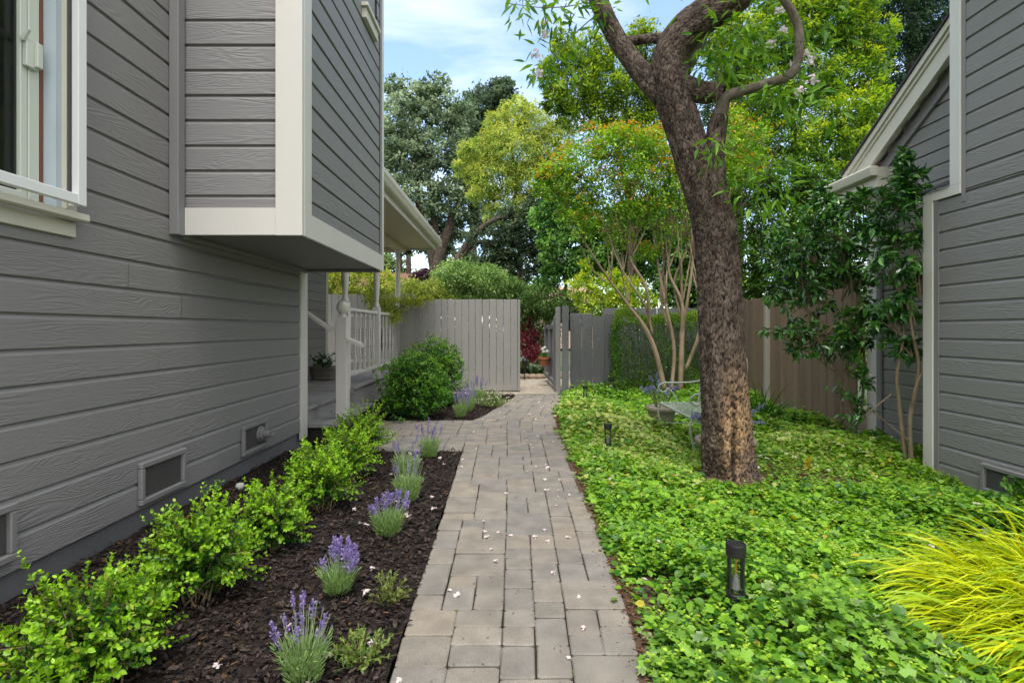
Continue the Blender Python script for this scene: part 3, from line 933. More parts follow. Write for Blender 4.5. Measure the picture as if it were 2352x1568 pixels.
g = MB(); g.add([(-300, -300, -.16), (300, -300, -.16), (300, 600, -.16), (-300, 600, -.16)], np.array([(0, 1, 2, 3)]))
setting(g.build('ground', M['lawn']))
def bed_keep(x, y):
    return (x < left_edge(y) - .0) & ((y < 5.79) | ((y > 7.75)))
sheet('mulch_bed', None, -2.42, .2, .4, 10.95, .03, -.005, M['mulch'], amp=.009, col=(.022, .016, .014), keep=bed_keep)
sheet('planting_bed', None, .40, 5.6, .3, 12.5, .07, soil_z, M['soil'], amp=.012, keep=lambda x, y: x > right_edge(y) - .03)
sheet('gravel_path', None, -2.4, 2.6, 10.85, 16.0, .06, lambda X, Y: -.004 + .012 * (Y - 10.85) + 0 * X, M['gravel'], amp=.008, col=(.42, .36, .28))

# bark chips lying on the mulch
def chips(n, x0, x1, y0, y1, keep, size, name):
    X = rng.uniform(x0, x1, n); u = rng.random(n) ** 1.5; Y = y0 + u * (y1 - y0)
    k = keep(X, Y); X, Y = X[k], Y[k]; n = len(X)
    P = np.stack([X, Y, rng.uniform(.0, .022, n)], 1)
    a = rng.uniform(0, 6.28, n)
    d = np.stack([np.cos(a), np.sin(a), rng.normal(0, .28, n)], 1)
    K = mixcol((.020, .015, .013), (.085, .062, .052), rng.random(n) ** 2)
    m_ = rng.random(n) < .035
    K[m_] = np.array([.16, .085, .04]) * rng.uniform(.5, 1.1, (m_.sum(), 1))
    L_ = size * rng.uniform(.5, 1.5, n)
    b = LB().leaf(P, d, L_, L_ * rng.uniform(.25, .5, n), K, 'o', up=rng.normal(0, .35, (n, 3)) + np.array([0, 0, 1.]))
    o = b.build(name, M['mulch']); setting(o, 'stuff')
    return o
chips(52000, -2.4, .1, .9, 10.9, lambda x, y: bed_keep(x, y) & (x < left_edge(y) - .01), .034, 'bark_mulch_chips')

# ---- tumbled pavers
def greedy(nu, nv, allowed):
    used = ~allowed.copy()
    out = []
    for j in range(nv):
        i = 0
        while i < nu:
            if used[i, j]:
                i += 1; continue
            r = 0
            while i + r < nu and not used[i + r, j]: r += 1
            opts = [w_ for w_ in ([2, 3, 3, 4] if r > 4 else [2, 3, 4]) if w_ <= r and r - w_ != 1]
            w_ = random.choice(opts) if opts else r
            hs = [2, 2, 3, 3] if w_ < 4 else [2, 3, 3, 4]
            hgt = random.choice(hs)
            hgt = min(hgt, nv - j)
            while hgt > 1 and used[i:i + w_, j:j + hgt].any(): hgt -= 1
            used[i:i + w_, j:j + hgt] = True
            out.append((i, j, w_, hgt)); i += w_
    return out


pv = MB()
TONES = [(.238, .218, .190), (.224, .206, .182), (.246, .220, .186), (.206, .196, .180), (.230, .212, .186), (.200, .192, .180), (.216, .202, .180)]
def paver(quad, tone):
    """quad: four corners (x, y) anticlockwise; a low block with clipped, eased corners"""
    q = np.array(quad, dtype=float) + rng.normal(0, .0016, (4, 2))
    c = q.mean(0)
    def ring(inset, z, cut):
        pts = []
        for k in range(4):
            p0, p, p1 = q[k - 1], q[k], q[(k + 1) % 4]
            e0 = unit(p0 - p); e1 = unit(p1 - p)
            b_ = p + (e0 + e1) * inset
            pts += [b_ + e0 * cut, b_ + e1 * cut]
        pts = np.array(pts)
        return np.concatenate([pts, np.full((8, 1), z)], 1)
    wob = rng.normal(0, .0012, 2)
    z = rng.normal(0, .0018)
    V = np.concatenate([ring(.0018, -.034, .008), ring(.0022, z - .005, .009), ring(.008, z, .013)])
    V[:, :2] += wob
    tl = rng.normal(0, .006, 2)
    V[16:, 2] += (V[16:, :2] - c) @ tl
    F = []
    for r_ in (0, 8):
        for k in range(8):
            F.append((r_ + k, r_ + (k + 1) % 8, r_ + 8 + (k + 1) % 8, r_ + 8 + k))
    t = np.array(tone) * np.array([.90, .875, .84]) * rng.uniform(.94, 1.06)
    K = np.tile(t, (24, 1)); K[:8] *= .3; 
    pv.add(V, [np.array(F), np.arange(16, 24)[::-1].copy()[::-1]], col=K)

U = .0705
nv = int((11.0 - .4) / U)
al = np.ones((14, nv), dtype=bool)
def mp(u, v):
    y = .4 + v * U
    return (left_edge(y) + (right_edge(y) - left_edge(y)) * u / 14.0, y - .02 * 0)
for (i, j, w_, hgt) in greedy(14, nv, al):
    paver([mp(i, j), mp(i + w_, j), mp(i + w_, j + hgt), mp(i, j + hgt)], random.choice(TONES))
nsx, nsy = 22, 28
for (i, j, w_, hgt) in greedy(nsx, nsy, np.ones((nsx, nsy), dtype=bool)):
    f = lambda u, v: (-.535 - .0006 * v - (nsx - u) * U - .002, 5.79 + v * U * .993)
    paver([f(i, j), f(i + w_, j), f(i + w_, j + hgt), f(i, j + hgt)], random.choice(TONES))
ys = np.linspace(.4, 11.0, 54)
V = np.concatenate([np.stack([left_edge(ys), ys, np.full(54, -.024)], 1), np.stack([right_edge(ys), ys, np.full(54, -.024)], 1)])
k = np.arange(53)
pv.add(V, np.stack([k, k + 54, k + 55, k + 1], 1), col=(.035, .026, .018))
pv.add([(-2.1, 5.79, -.024), (-.53, 5.79, -.024), (-.58, 7.75, -.024), (-2.1, 7.75, -.024)], np.array([(0, 1, 2, 3)]), col=(.035, .026, .018))
setting(pv.build('path', M['paver'], usecol=True))
# moss and tiny weeds in the joints
n = 900
Y = rng.uniform(1.2, 9, n); X = left_edge(Y) + (right_edge(Y) - left_edge(Y)) * rng.integers(2, 13, n) / 14.0
cl = rng.integers(0, 34, n); cy = rng.uniform(1.3, 7, 34); cu = rng.integers(2, 13, 34) / 14.
Y = cy[cl] + rng.normal(0, .02, n); X = left_edge(Y) + (right_edge(Y) - left_edge(Y)) * cu[cl] + rng.normal(0, .008, n)
b = LB().leaf(np.stack([X, Y, np.full(n, -.008)], 1), rng.normal(size=(n, 3)) * np.array([1, 1, .5]) + np.array([0, 0, .6]), .012, .006,
              mixcol((.06, .12, .02), (.16, .24, .05), rng.random(n)), 'o')
setting(b.build('joint_moss', M['leaf']), 'stuff')
# ================================================================== fences and gate
def board_fence(name, label, mat, x0, y0, x1, y1, z0, z1, w_, group=None, gap=.006, th=.02, jag=.004, posts_at=(), rails=True, cat='fence', back=1, zfn=None):
    t = thing(name, label, cat, ((x0 + x1) / 2, (y0 + y1) / 2, 0), group)
    L_ = math.hypot(x1 - x0, y1 - y0); ux, uy = (x1 - x0) / L_, (y1 - y0) / L_
    px, py = -uy * back, ux * back
    b = MB()
    s = 0
    while s < L_ - .02:
        ww = min(w_ * random.uniform(.94, 1.05), L_ - s)
        j = random.uniform(-.006, .006)
        r = random.random()
        zt = (zfn(s + ww / 2) if zfn else z1) + random.uniform(-jag, jag)
        ln = random.uniform(-.003, .003)
        V, B = [], []
        for (a, o) in ((s, j), (s + ww - gap, j), (s + ww - gap, j + th), (s, j + th)):
            for z in (z0 + random.uniform(-.004, .004), zt + random.uniform(-.002, .002)):
                V.append((x0 + ux * (a + ln * (z > 1)) + px * o, y0 + uy * (a + ln * (z > 1)) + py * o, z))
                B.append((z + r * 47, a - s + o * 2 + r * 3, r))
        b.add(V, np.array([(0, 2, 3, 1), (2, 4, 5, 3), (4, 6, 7, 5), (6, 0, 1, 7), (1, 3, 5, 7), (0, 6, 4, 2)]), B)
        s += ww
    b.build('board_panel', mat, t, bevel=.005)
    if rails:
        for z in (z0 + .25, z1 - .3):
            m_ = MB(); V = []
            for a in (0, L_):
                for o in (th + .006, th + .05):
                    for dz in (0, .085):
                        V.append((x0 + ux * a + px * o, y0 + uy * a + py * o, z + dz))
            m_.add(V, np.array([(0, 1, 3, 2), (4, 6, 7, 5), (0, 4, 5, 1), (2, 3, 7, 6), (0, 2, 6, 4), (1, 5, 7, 3)]))
            m_.build('rail', mat, t)
    for a, side, hgt, pm in posts_at:
        m_ = MB(); cx, cy = x0 + ux * a + px * side, y0 + uy * a + py * side
        m_.box(cx - .045, cx + .045, cy - .045, cy + .045, z0 - .1, hgt, grain='z'); m_.build('post', pm, t, bevel=.004)
    return t

FY = 11.25
board_fence('board_fence', 'pale grey vertical board fence panel standing between the porch and the gate opening', M['fence'], -2.33, FY, .175, FY, .03, 1.925, .142,
            posts_at=((.05, .10, 1.9, M['fence']), (2.44, .10, 1.85, M['fence'])))
board_fence('board_fence', 'pale grey board fence seen behind the white porch posts', M['fence'], -6.2, 12.35, -2.2, 12.35, .0, 2.10, .15, rails=False)
ft = board_fence('board_fence', 'slate grey board fence running behind the clipped hedge', M['fence_dark'], 2.05, 12.0, 4.45, 12.0, .0, 1.77, .20,
                 posts_at=((.02, .08, 1.7, M['fence_dark']),))
board_fence('board_fence', 'weathered brown redwood fence behind the glossy dark shrubs', M['fence_brown'], 4.42, 12.0, 4.42, 6.9, -.15, 1.86, .185, jag=.018,
            rails=False, posts_at=((2.75, .05, 1.72, plain('grey_post_wood', (.30, .28, .25), .85, bump=.3, var=.2)),), back=-1)

# four dark boards to the right of the gate
board_fence('board_gate', 'dark slate grey gate leaf of four boards with uneven tops beside the open gate', M['fence_dark'], 1.235, 11.45, 2.20, 11.40, .05, 1.66, .243,
            gap=.006, cat='gate', zfn=lambda s: 1.60 + .05 * math.sin(s * 5.5 + .4) if s < .75 else 1.66 - (s - .75) * .25)

# the open gate leaf, swung away from the path
gt = thing('gate', 'open grey board gate with exposed frame swung back from the path', 'gate', (.95, 11.3, 0))
GX0, GY0, GX1, GY1 = .93, 11.28, .84, 13.4
b = MB(); nb_ = 12
for i in range(nb_):
    f0, f1 = i / nb_, (i + 1) / nb_ - .004
    zt = 1.78 - .42 * math.sin(min(1, f0 * 1.15) * 1.57)
    r = random.random(); V, B = [], []
    for f in (f0, f1):
        for o in (.03, .055):
            for z in (.06 + .10 * f, zt):
                V.append((GX0 + (GX1 - GX0) * f + o, GY0 + (GY1 - GY0) * f, z)); B.append((z + r * 40, f * 2, r))
    b.add(V, np.array([(0, 1, 3, 2), (4, 6, 7, 5), (0, 4, 5, 1), (2, 3, 7, 6), (0, 2, 6, 4), (1, 5, 7, 3)]), B)
b.build('board_panel', M['fence'], gt)
def bar(p0, p1, w_, t_):
    p0, p1 = np.array(p0, float), np.array(p1, float)
    d = unit(p1 - p0); s = unit(np.cross(d, (0.97, .05, .1))); n_ = np.cross(s, d)
    V = [p + s * a + n_ * c for p in (p0, p1) for a in (-w_, w_) for c in (-t_, t_)]
    return V, np.array([(0, 1, 3, 2), (4, 6, 7, 5), (0, 4, 5, 1), (2, 3, 7, 6), (0, 2, 6, 4), (1, 5, 7, 3)])
for (f0, z0, f1, z1, nm) in ((.06, .1, .06, 1.55, 'stile'), (.52, .14, .52, 1.33, 'stile'), (.96, .18, .96, 1.33, 'stile'), (.0, .16, 1., .22, 'rail'), (.06, 1.36, 1., 1.36, 'rail')):
    m_ = MB(); pt = lambda f, z: (GX0 + (GX1 - GX0) * f - .012, GY0 + (GY1 - GY0) * f, z)
    m_.add(*bar(pt(f0, z0), pt(f1, z1), .045, .035)); m_.build(nm, M['fence_dark'], gt)
# the two posts at the hinge side
for lab, x0, x1, y, z in (('plain grey board post at the near edge of the open gate', .905, 1.0, 11.16, 1.76),
                          ('darker grey square gate post next to the four dark boards', 1.03, 1.16, 11.05, 1.78)):
    p_ = MB(); p_.box(x0, x1, y, y + .10, -.1, z, grain='z')
    o = p_.build('gate_post', M['fence'] if x0 < 1 else M['fence_dark'], origin=((x0 + x1) / 2, y, -.1), bevel=.004)
    tag(o, lab, 'post', 'posts at the garden gate')

# ================================================================== flower pots
def blossoms(n, c, r, size, colr, flat=.7):
    """little heads of open florets"""
    P = np.asarray(c) + unit(rng.normal(size=(n, 3))) * r * rng.uniform(.7, 1, (n, 1)) * np.array([1, 1, flat])
    return leaves(P, rng.normal(size=(n, 3)), size, size * .9, np.tile(colr, (n, 1)) * rng.uniform(.85, 1.1, (n, 1)), 'o', up=unit(P - c) + rng.normal(0, .3, (n, 3)))

pot = thing('flower_pot', 'terracotta pot of white geraniums hanging on the open gate', 'flower pot', (.735, 12.3, .48))
m_ = MB(); m_.lathe([(.075, 0), (.085, .005), (.118, .145), (.135, .15), (.138, .205), (.125, .205), (.118, .17), (.06, .17)], .735, 12.3, .47, 24)
m_.build('pot', M['terracotta'], pot, smooth=False)
m_ = MB(); m_.tube([(.735, 12.3, .64), (.74, 12.29, .80)], .006, 5); m_.tube([(.735, 12.3, .64), (.69, 12.28, .84)], .004, 5); m_.tube([(.735, 12.3, .64), (.79, 12.28, .78)], .004, 5)
m_.build('stems', M['stem'], pot)
n = 90
P = np.array([.735, 12.29, .70]) + rng.normal(size=(n, 3)) * np.array([.05, .05, .04])
LB().leaf(P, rng.normal(size=(n, 3)) + [0, -.3, .2], .045, .045, mixcol((.03, .10, .015), (.12, .25, .04), rng.random(n)), 'o').build('foliage', M['leaf'], pot)
fl = LB()
for c in ((.69, 12.27, .86), (.74, 12.27, .90), (.79, 12.27, .81), (.72, 12.26, .80)):
    fl.add(*blossoms(34, np.array(c), .035, .022, (.85, .85, .82)))
fl.build('flowers', M['petal'], pot)
m_ = MB(); m_.lathe([(.143, 0), (.143, .012), (.139, .012), (.139, 0)], .735, 12.3, .615, 24); m_.box(.86, .885, 12.29, 12.31, .60, .66); m_.build('hanger', M['black'], pot)

tr = thing('stone_trough', 'carved stone trough of white flowers standing on the porch floor', 'planter', (-3.42, 9.78, PZ))
a = np.linspace(0, 2 * math.pi, 28, endpoint=False)
def oval(z, fx, fy, amp=0):
    return [(-3.42 + fx * np.sign(math.cos(q)) * abs(math.cos(q)) ** .7 * (1 + amp * math.sin(q * 9)), 9.78 + fy * np.sign(math.sin(q)) * abs(math.sin(q)) ** .7 * (1 + amp * math.sin(q * 9)), z) for q in a]
rings = [oval(PZ + .003, .20, .13), oval(PZ + .03, .215, .14), oval(PZ + .05, .20, .13), oval(PZ + .09, .215, .145, .03), oval(PZ + .14, .225, .15, .04), oval(PZ + .19, .225, .15, .02),
         oval(PZ + .21, .24, .165), oval(PZ + .25, .25, .17), oval(PZ + .255, .22, .14), oval(PZ + .20, .20, .13)]
V = np.concatenate([np.array(r_) for r_ in rings]); k = np.arange(len(rings) - 1)[:, None] * 28; i = np.arange(28)[None]; j = (i + 1) % 28
m_ = MB(); m_.add(V, [np.stack([k + i, k + j, k + 28 + j, k + 28 + i], 2).reshape(-1, 4), np.arange(28)[::-1].copy(), np.arange(28) + 9 * 28]); m_.build('trough', M['stone_dark'], tr, smooth=True)
n = 260
P = np.array([-3.40, 9.72, PZ + .34]) + rng.normal(size=(n, 3)) * np.array([.085, .07, .055])
LB().leaf(P, rng.normal(size=(n, 3)) + [0, -.3, .3], .055, .045, mixcol((.015, .05, .012), (.06, .16, .03), rng.random(n)), 'o').build('foliage', M['leaf'], tr)
fl = LB()
for c in ((-3.30, 9.68, PZ + .40), (-3.25, 9.66, PZ + .46), (-3.33, 9.62, PZ + .36), (-3.22, 9.7, PZ + .37)):
    fl.add(*blossoms(40, np.array(c), .035, .025, (.85, .84, .82)))
fl.build('flowers', M['petal'], tr)

# ================================================================== path lights
def path_light(x, y, z0, label, lean=0):
    t = thing('path_light', label, 'garden light', (x, y, z0), 'black glass cylinder path lights')
    h = .235; r = .040
    m_ = MB(); m_.lathe([(r, 0), (r, .022), (r * .93, .026), (.02, .028), (.001, .028)], x, y, z0 + .03, 24); m_.build('base', M['black'], t)
    m_ = MB(); m_.lathe([(.008, 0), (.012, .08), (.012, .10)], x, y, z0 - .069, 8); m_.build('stake', M['black'], t)
    m_ = MB(); zc = z0 + .03 + h - .05
    m_.lathe([(r * .93, -.004), (r * 1.04, 0), (r * 1.05, .045), (r * 1.0, .050), (r * .86, .050), (r * .84, .046), (.001, .046)], x, y, zc, 28); m_.build('cap', M['black'], t)
    m_ = MB(); m_.lathe([(r * .84, .0), (r * .84, h - .08)], x, y, z0 + .058, 24)
    V = np.concatenate(m_.V); mk('glass', V, [m_.F[4][0]], M['clear'], t, bc=np.concatenate(m_.B), smooth=True)
    for q in range(4):
        m_ = MB(); a_ = q * 1.5708 + .55; cx, cy = x + r * .95 * math.cos(a_), y + r * .95 * math.sin(a_)
        m_.box(cx - .0035, cx + .0035, cy - .0035, cy + .0035, z0 + .05, zc + .002); m_.build('bar', M['black'], t)
    m_ = MB(); m_.lathe([(.002, 0), (.004, .01), (.004, .07), (.002, .08)], x, y, z0 + .13, 8); m_.build('filament', plain('amber_filament', (.55, .25, .04), .4), t)
    m_ = MB(); m_.lathe([(.012, 0), (.02, .012), (.014, .05), (.006, .075)], x, y, z0 + .06, 10); m_.build('lamp_holder', plain('smoked_plastic', (.18, .18, .17), .4), t)
    return t

path_light(.965, 2.33, .115, 'black cylinder path light standing in ground cover nearest the viewer')
path_light(1.02, 5.75, .03, 'black cylinder path light in ground cover before the garden bench')
path_light(1.28, 9.45, .05, 'small black cylinder path light in ground cover near the gate post')
path_light(1.99, 10.75, .08, 'tiny black cylinder path light at the corner of the clipped hedge')

sp = thing('spotlight', 'small round black garden spotlight on a stake beneath the red maple', 'garden light', (.32, 13.6, .15))
m_ = MB(); m_.tube([(.32, 13.6, .05), (.32, 13.6, .45)], .015, 6); m_.build('stake', M['black'], sp)
m_ = MB(); m_.lathe([(.01, -.09), (.06, -.075), (.085, -.03), (.088, .01), (.06, .07), (.01, .09)], .32, 13.6, .50, 16); m_.build('lamp_head', M['black'], sp, smooth=True)

# ================================================================== the metal garden bench
be = thing('garden_bench', 'pale green wrought iron garden bench with scrolled arms behind the big trunk', 'bench', (2.12, 6.2, 0))
SX0, SX1, SY0, SY1, SZ = 1.86, 2.36, 5.58, 6.84, .375
def curve_obj(name, paths, r, mat=M['iron'], seg=6, step=.02):
    m_ = MB()
    for p_ in paths: m_.tube(p_, r, seg, step=step)
    return m_.build(name, mat, be, smooth=True)
m_ = MB()
m_.box(SX0, SX0 + .03, SY0, SY1, SZ - .015, SZ + .008); m_.box(SX1 - .03, SX1, SY0, SY1, SZ - .015, SZ + .008)
m_.box(SX0 + .0305, SX1 - .0305, SY0, SY0 + .03, SZ - .015, SZ + .008); m_.box(SX0 + .0305, SX1 - .0305, SY1 - .03, SY1, SZ - .015, SZ + .008)
seat = m_.build('seat_frame', M['iron'], be, bevel=.003)
m_ = MB(); nx_, ny_ = 9, 24
for i in range(-ny_, ny_ * 2):
    for s_ in (1, -1):
        p0 = np.array([SX0 + .03, SY0 + (SY1 - SY0) * i / ny_]); sl = s_ * 1.05
        t0 = np.array([0, SX1 - SX0 - .06])
        ys_ = p0[1] + sl * t0
        lo, hi = SY0 + .03, SY1 - .03
        f = [(yy - p0[1]) / sl for yy in (lo, hi)]
        a0, a1 = max(0, min(f)), min(SX1 - SX0 - .06, max(f))
        if a1 - a0 > .02:
            m_.add(*bar((p0[0] + a0, p0[1] + sl * a0, SZ + .001 * s_), (p0[0] + a1, p0[1] + sl * a1, SZ + .001 * s_), .0022, .007) if False else
                   (lambda A, B_: ([A + np.array([0, -.011, -.002 * s_]), A + np.array([0, .011, -.002 * s_]), B_ + np.array([0, .011, -.002 * s_]), B_ + np.array([0, -.011, -.002 * s_])], np.array([(0, 1, 2, 3)])))
                   (np.array([p0[0] + a0, p0[1] + sl * a0, SZ + .004]), np.array([p0[0] + a1, p0[1] + sl * a1, SZ + .004])))
m_.build('seat_lattice', M['iron'], be)
for y_ in (SY0 + .02, SY1 - .02):
    curve_obj('leg', [[(SX0 + .02, y_, SZ - .01), (SX0 - .01, y_, SZ - .05), (SX0 - .012, y_, SZ - .15), (SX0 + .02, y_, .1), (SX0 + .035, y_, -.02)]], .013)
    curve_obj('leg', [[(SX1 - .02, y_, SZ - .01), (SX1, y_, SZ - .1), (SX1 + .03, y_, .1), (SX1 + .07, y_, -.02)]], .013)
    curve_obj('stretcher', [[(SX0 + .0, y_, .12), (SX1 + .02, y_, .12)]], .009)
    # arm: flat sweep ending in a scroll at the front
    sc = [(SX0 + .055 + (.012 + .0075 * q) * math.cos(q * .75 + 2.2), y_, .565 + (.012 + .0075 * q) * math.sin(q * .75 + 2.2)) for q in range(9)]
    sc2 = [(SX0 + .10 - .045 * math.cos(q * .5), y_, .50 - .06 * math.sin(q * .5)) for q in range(4)]
    curve_obj('arm', [[(SX1 + .04, y_, .66), (SX1 - .12, y_, .635), (SX0 + .15, y_, .63), (SX0 + .06, y_, .63), (SX0 - .005, y_, .595), (SX0 - .005, y_, .545), (SX0 + .04, y_, .515), (SX0 + .09, y_, .53), (SX0 + .10, y_, .565)],
                      [(SX0 + .10, y_, .565), (SX0 + .17, y_, .50), (SX0 + .22, y_, .43), (SX0 + .2, y_, SZ)]], .011)
    curve_obj('back_post', [[(SX1 - .01, y_, SZ), (SX1 + .03, y_, .66), (SX1 + .07, y_, .85), (SX1 + .08, y_ + (.03 if y_ < 6 else -.03), .98), (SX1 + .085, y_ + (.09 if y_ < 6 else -.09), 1.02)]], .013)
curve_obj('top_rail', [[(SX1 + .085, SY0 + .11, 1.02), (SX1 + .09, 5.95, .97), (SX1 + .09, 6.2, 1.03), (SX1 + .09, 6.45, .97), (SX1 + .085, SY1 - .11, 1.02)]], .013)
curve_obj('back_scrolls', [[(SX1 + .02, y0, .55), (SX1 + .05, y0 + .10, .75), (SX1 + .07, y0, .92), (SX1 + .05, y0 - .09, .78), (SX1 + .03, y0, .62)] for y0 in (5.85, 6.2, 6.55)] +
          [[(SX1 + .01, SY0 + .04, .52), (SX1 + .01, SY1 - .04, .52)]], .008)
# stone bowls with sage
def sage_pot(x, y, r, h, label, stems, reach):
    t = thing('stone_planter', label, 'planter', (x, y, 0), 'round stone bowls of purple sage')
    m_ = MB(); m_.lathe([(r * .62, -.03), (r * .66, 0), (r * .84, h * .45), (r * .90, h * .72), (r * .93, h * .74), (r, h * .78), (r * 1.02, h * .9), (r, h), (r * .9, h), (r * .86, h * .85), (r * .3, h * .82)], x, y, 0, 32)
    m_.build('bowl', M['stone'], t, smooth=True)
    st, lf, fw = MB(), LB(), LB()
    for k_ in range(stems):
        a_ = rng.uniform(0, 6.28); rr = rng.uniform(.1, 1) * reach; hh = rng.uniform(.25, .5) * (1.15 - .4 * rr / reach)
        p0 = np.array([x + .3 * r * math.cos(a_), y + .3 * r * math.sin(a_), h * .8])
        p2 = p0 + np.array([rr * math.cos(a_), rr * math.sin(a_), hh]); p1 = (p0 + p2) / 2 + np.array([0, 0, .08])
        st.tube([p0, p1, p2], [.003, .0025, .0015], 4, step=.06)
        n = 26; u = rng.uniform(.1, .75, n); Q = catmull([p0, p1, p2], 50)[(u * 49).astype(int)]
        lf.leaf(Q, rng.normal(size=(n, 3)) + [0, 0, .3], .03, .010, mixcol((.10, .13, .09), (.22, .26, .18), rng.random(n)), 'o')
        n = 46; u = rng.uniform(.55, 1, n); Q = catmull([p0, p1, p2], 60)[(u * 59).astype(int)] + rng.normal(0, .008, (n, 3))
        fw.leaf(Q, rng.normal(size=(n, 3)), .017, .012, mixcol((.16, .14, .34), (.34, .32, .56), rng.random(n)), 'o')
    st.build('stems', M['stem'], t); lf.build('foliage', M['leaf'], t); fw.build('flowers', M['petal'], t)
sage_pot(2.02, 7.30, .20, .27, 'round stone bowl of purple sage at the far end of the bench', 20, .26)
sage_pot(2.06, 5.22, .275, .25, 'wide stone bowl half hidden by the big trunk with purple sage spilling right', 18, .42)

# ================================================================== far roof
rf = thing('far_house', 'distant house with red tiled roof glimpsed over the fence', 'house', (-7.0, 30, 0))
m_ = MB(); m_.box(-11.5, -5.4, 31, 35, 0, 3.3); m_.build('wall', plain('pale_stucco', (.45, .36, .27), .9), rf)
m_ = MB(); m_.prism([(30.4, 3.2), (30.4, 3.3), (33, 4.75), (35.6, 3.3), (35.6, 3.2)], 'x', -12.0, -4.6); m_.build('roof', M['brickroof'], rf)
rf = thing('far_house', 'distant house with pale pink roof behind the gate shrubs', 'house', (2.6, 36, 0))
m_ = MB(); m_.box(.9, 5.6, 37, 41, 0, 3.2); m_.build('wall', plain('peach_stucco', (.48, .34, .27), .9), rf)
m_ = MB(); m_.prism([(36.4, 3.1), (36.4, 3.2), (39, 4.4), (41.6, 3.2), (41.6, 3.1)], 'x', .3, 6.2); m_.build('roof', plain('pink_tile_roof', (.45, .26, .20), .85, bump=.4, bscale=12), rf)
for (x, y, lab, s_) in ((-2.22, 3.86 + .55, 'small pale drain stub in the mulch by the wall, farther of two', .035), (-2.0, 2.35, 'small pale stone in the mulch by the wall behind the front shrub', .04)):
    m_ = MB(); m_.lathe([(s_, 0), (s_ * 1.02, s_ * .8), (s_ * .8, s_ * 1.3), (s_ * .3, s_ * 1.45)], x, y, 0, 9)
    tag(m_.build('garden_stone', plain('pale_stone', (.42, .42, .40), .8, bump=.4), origin=(x, y, 0), smooth=True), lab, 'stone')
# ================================================================== young boxwoods along the wall
def shrub(label, x, y, r, h, stems, ll, seed_dir=0.0, bright=.5, group='young boxwood shrubs along the wall', name='boxwood_shrub', cat='shrub', twig=True, pairs=15, z0=0.0):
    t = thing(name, label, cat, (x, y, z0), group)
    st, lf = MB(), LB()
    for k in range(stems):
        a_ = rng.uniform(0, 6.28); el = rng.uniform(.02, 1.0) ** .8
        rad = r * math.sqrt(1 - (el * .95) ** 2) * rng.uniform(.72, 1.12); hh = h * (.16 + .84 * el) * rng.uniform(.75, 1.12)
        if rng.random() < .07: hh *= 1.2; rad *= 1.15
        p0 = np.array([x + rng.normal(0, .05 * r / .35), y + rng.normal(0, .05 * r / .35), z0])
        p2 = np.array([x + rad * math.cos(a_), y + rad * math.sin(a_), z0 + hh])
        p1 = p0 * .45 + p2 * .55 + np.array([-.10 * rad * math.cos(a_), -.10 * rad * math.sin(a_), .10 * h + rng.normal(0, .02)])
        c = catmull([p0, p1, p2], 40)
        if twig and k % 2 == 0: st.tube(c[::8], [.004, .0032, .0026, .002, .0015], 4)
        n = pairs * 2
        u = np.repeat(np.linspace(.30 if k % 3 else .12, 1.0, pairs), 2) + rng.normal(0, .012, n)
        i_ = np.clip((u * 39).astype(int), 0, 38)
        P = c[i_] + rng.normal(0, .004, (n, 3)); T = unit(c[i_ + 1] - c[i_])
        sgn = np.tile([1.0, -1.0], pairs)[:, None]
        ph = np.repeat(np.arange(pairs) % 2, 2) * 1.57 + rng.normal(0, .4, n)
        ref = np.array([.2, .3, 1.0]); s1 = unit(np.cross(T, ref)); s2 = np.cross(T, s1)
        side = s1 * np.cos(ph)[:, None] + s2 * np.sin(ph)[:, None]
        d = side * sgn * .9 + T * .75 + rng.normal(0, .18, (n, 3))
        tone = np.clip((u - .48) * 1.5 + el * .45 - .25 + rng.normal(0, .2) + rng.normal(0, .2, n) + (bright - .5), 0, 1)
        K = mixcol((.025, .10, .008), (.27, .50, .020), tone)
        yl = rng.random(n) < .025; K[yl] = np.array([.40, .46, .06])
        L_ = ll * rng.uniform(.7, 1.2, n) * (1 - .25 * (u > .93))
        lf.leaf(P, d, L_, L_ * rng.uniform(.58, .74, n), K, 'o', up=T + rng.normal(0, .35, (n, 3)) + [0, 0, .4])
    if twig: st.build('stems', M['twig'], t)
    lf.build('foliage', M['gloss'], t)
    return t

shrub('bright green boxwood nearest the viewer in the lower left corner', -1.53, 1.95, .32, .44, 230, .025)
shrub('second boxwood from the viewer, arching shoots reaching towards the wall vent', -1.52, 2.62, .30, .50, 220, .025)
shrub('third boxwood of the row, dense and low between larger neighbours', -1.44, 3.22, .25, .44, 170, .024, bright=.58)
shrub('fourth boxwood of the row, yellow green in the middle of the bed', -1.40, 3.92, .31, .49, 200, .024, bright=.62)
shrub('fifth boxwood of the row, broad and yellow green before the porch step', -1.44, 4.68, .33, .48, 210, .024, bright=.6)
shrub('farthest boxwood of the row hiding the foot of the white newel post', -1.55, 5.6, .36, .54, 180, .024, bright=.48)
shrub('boxwood at the very edge of the picture with one shoot showing', -1.36, 1.48, .22, .37, 60, .029)

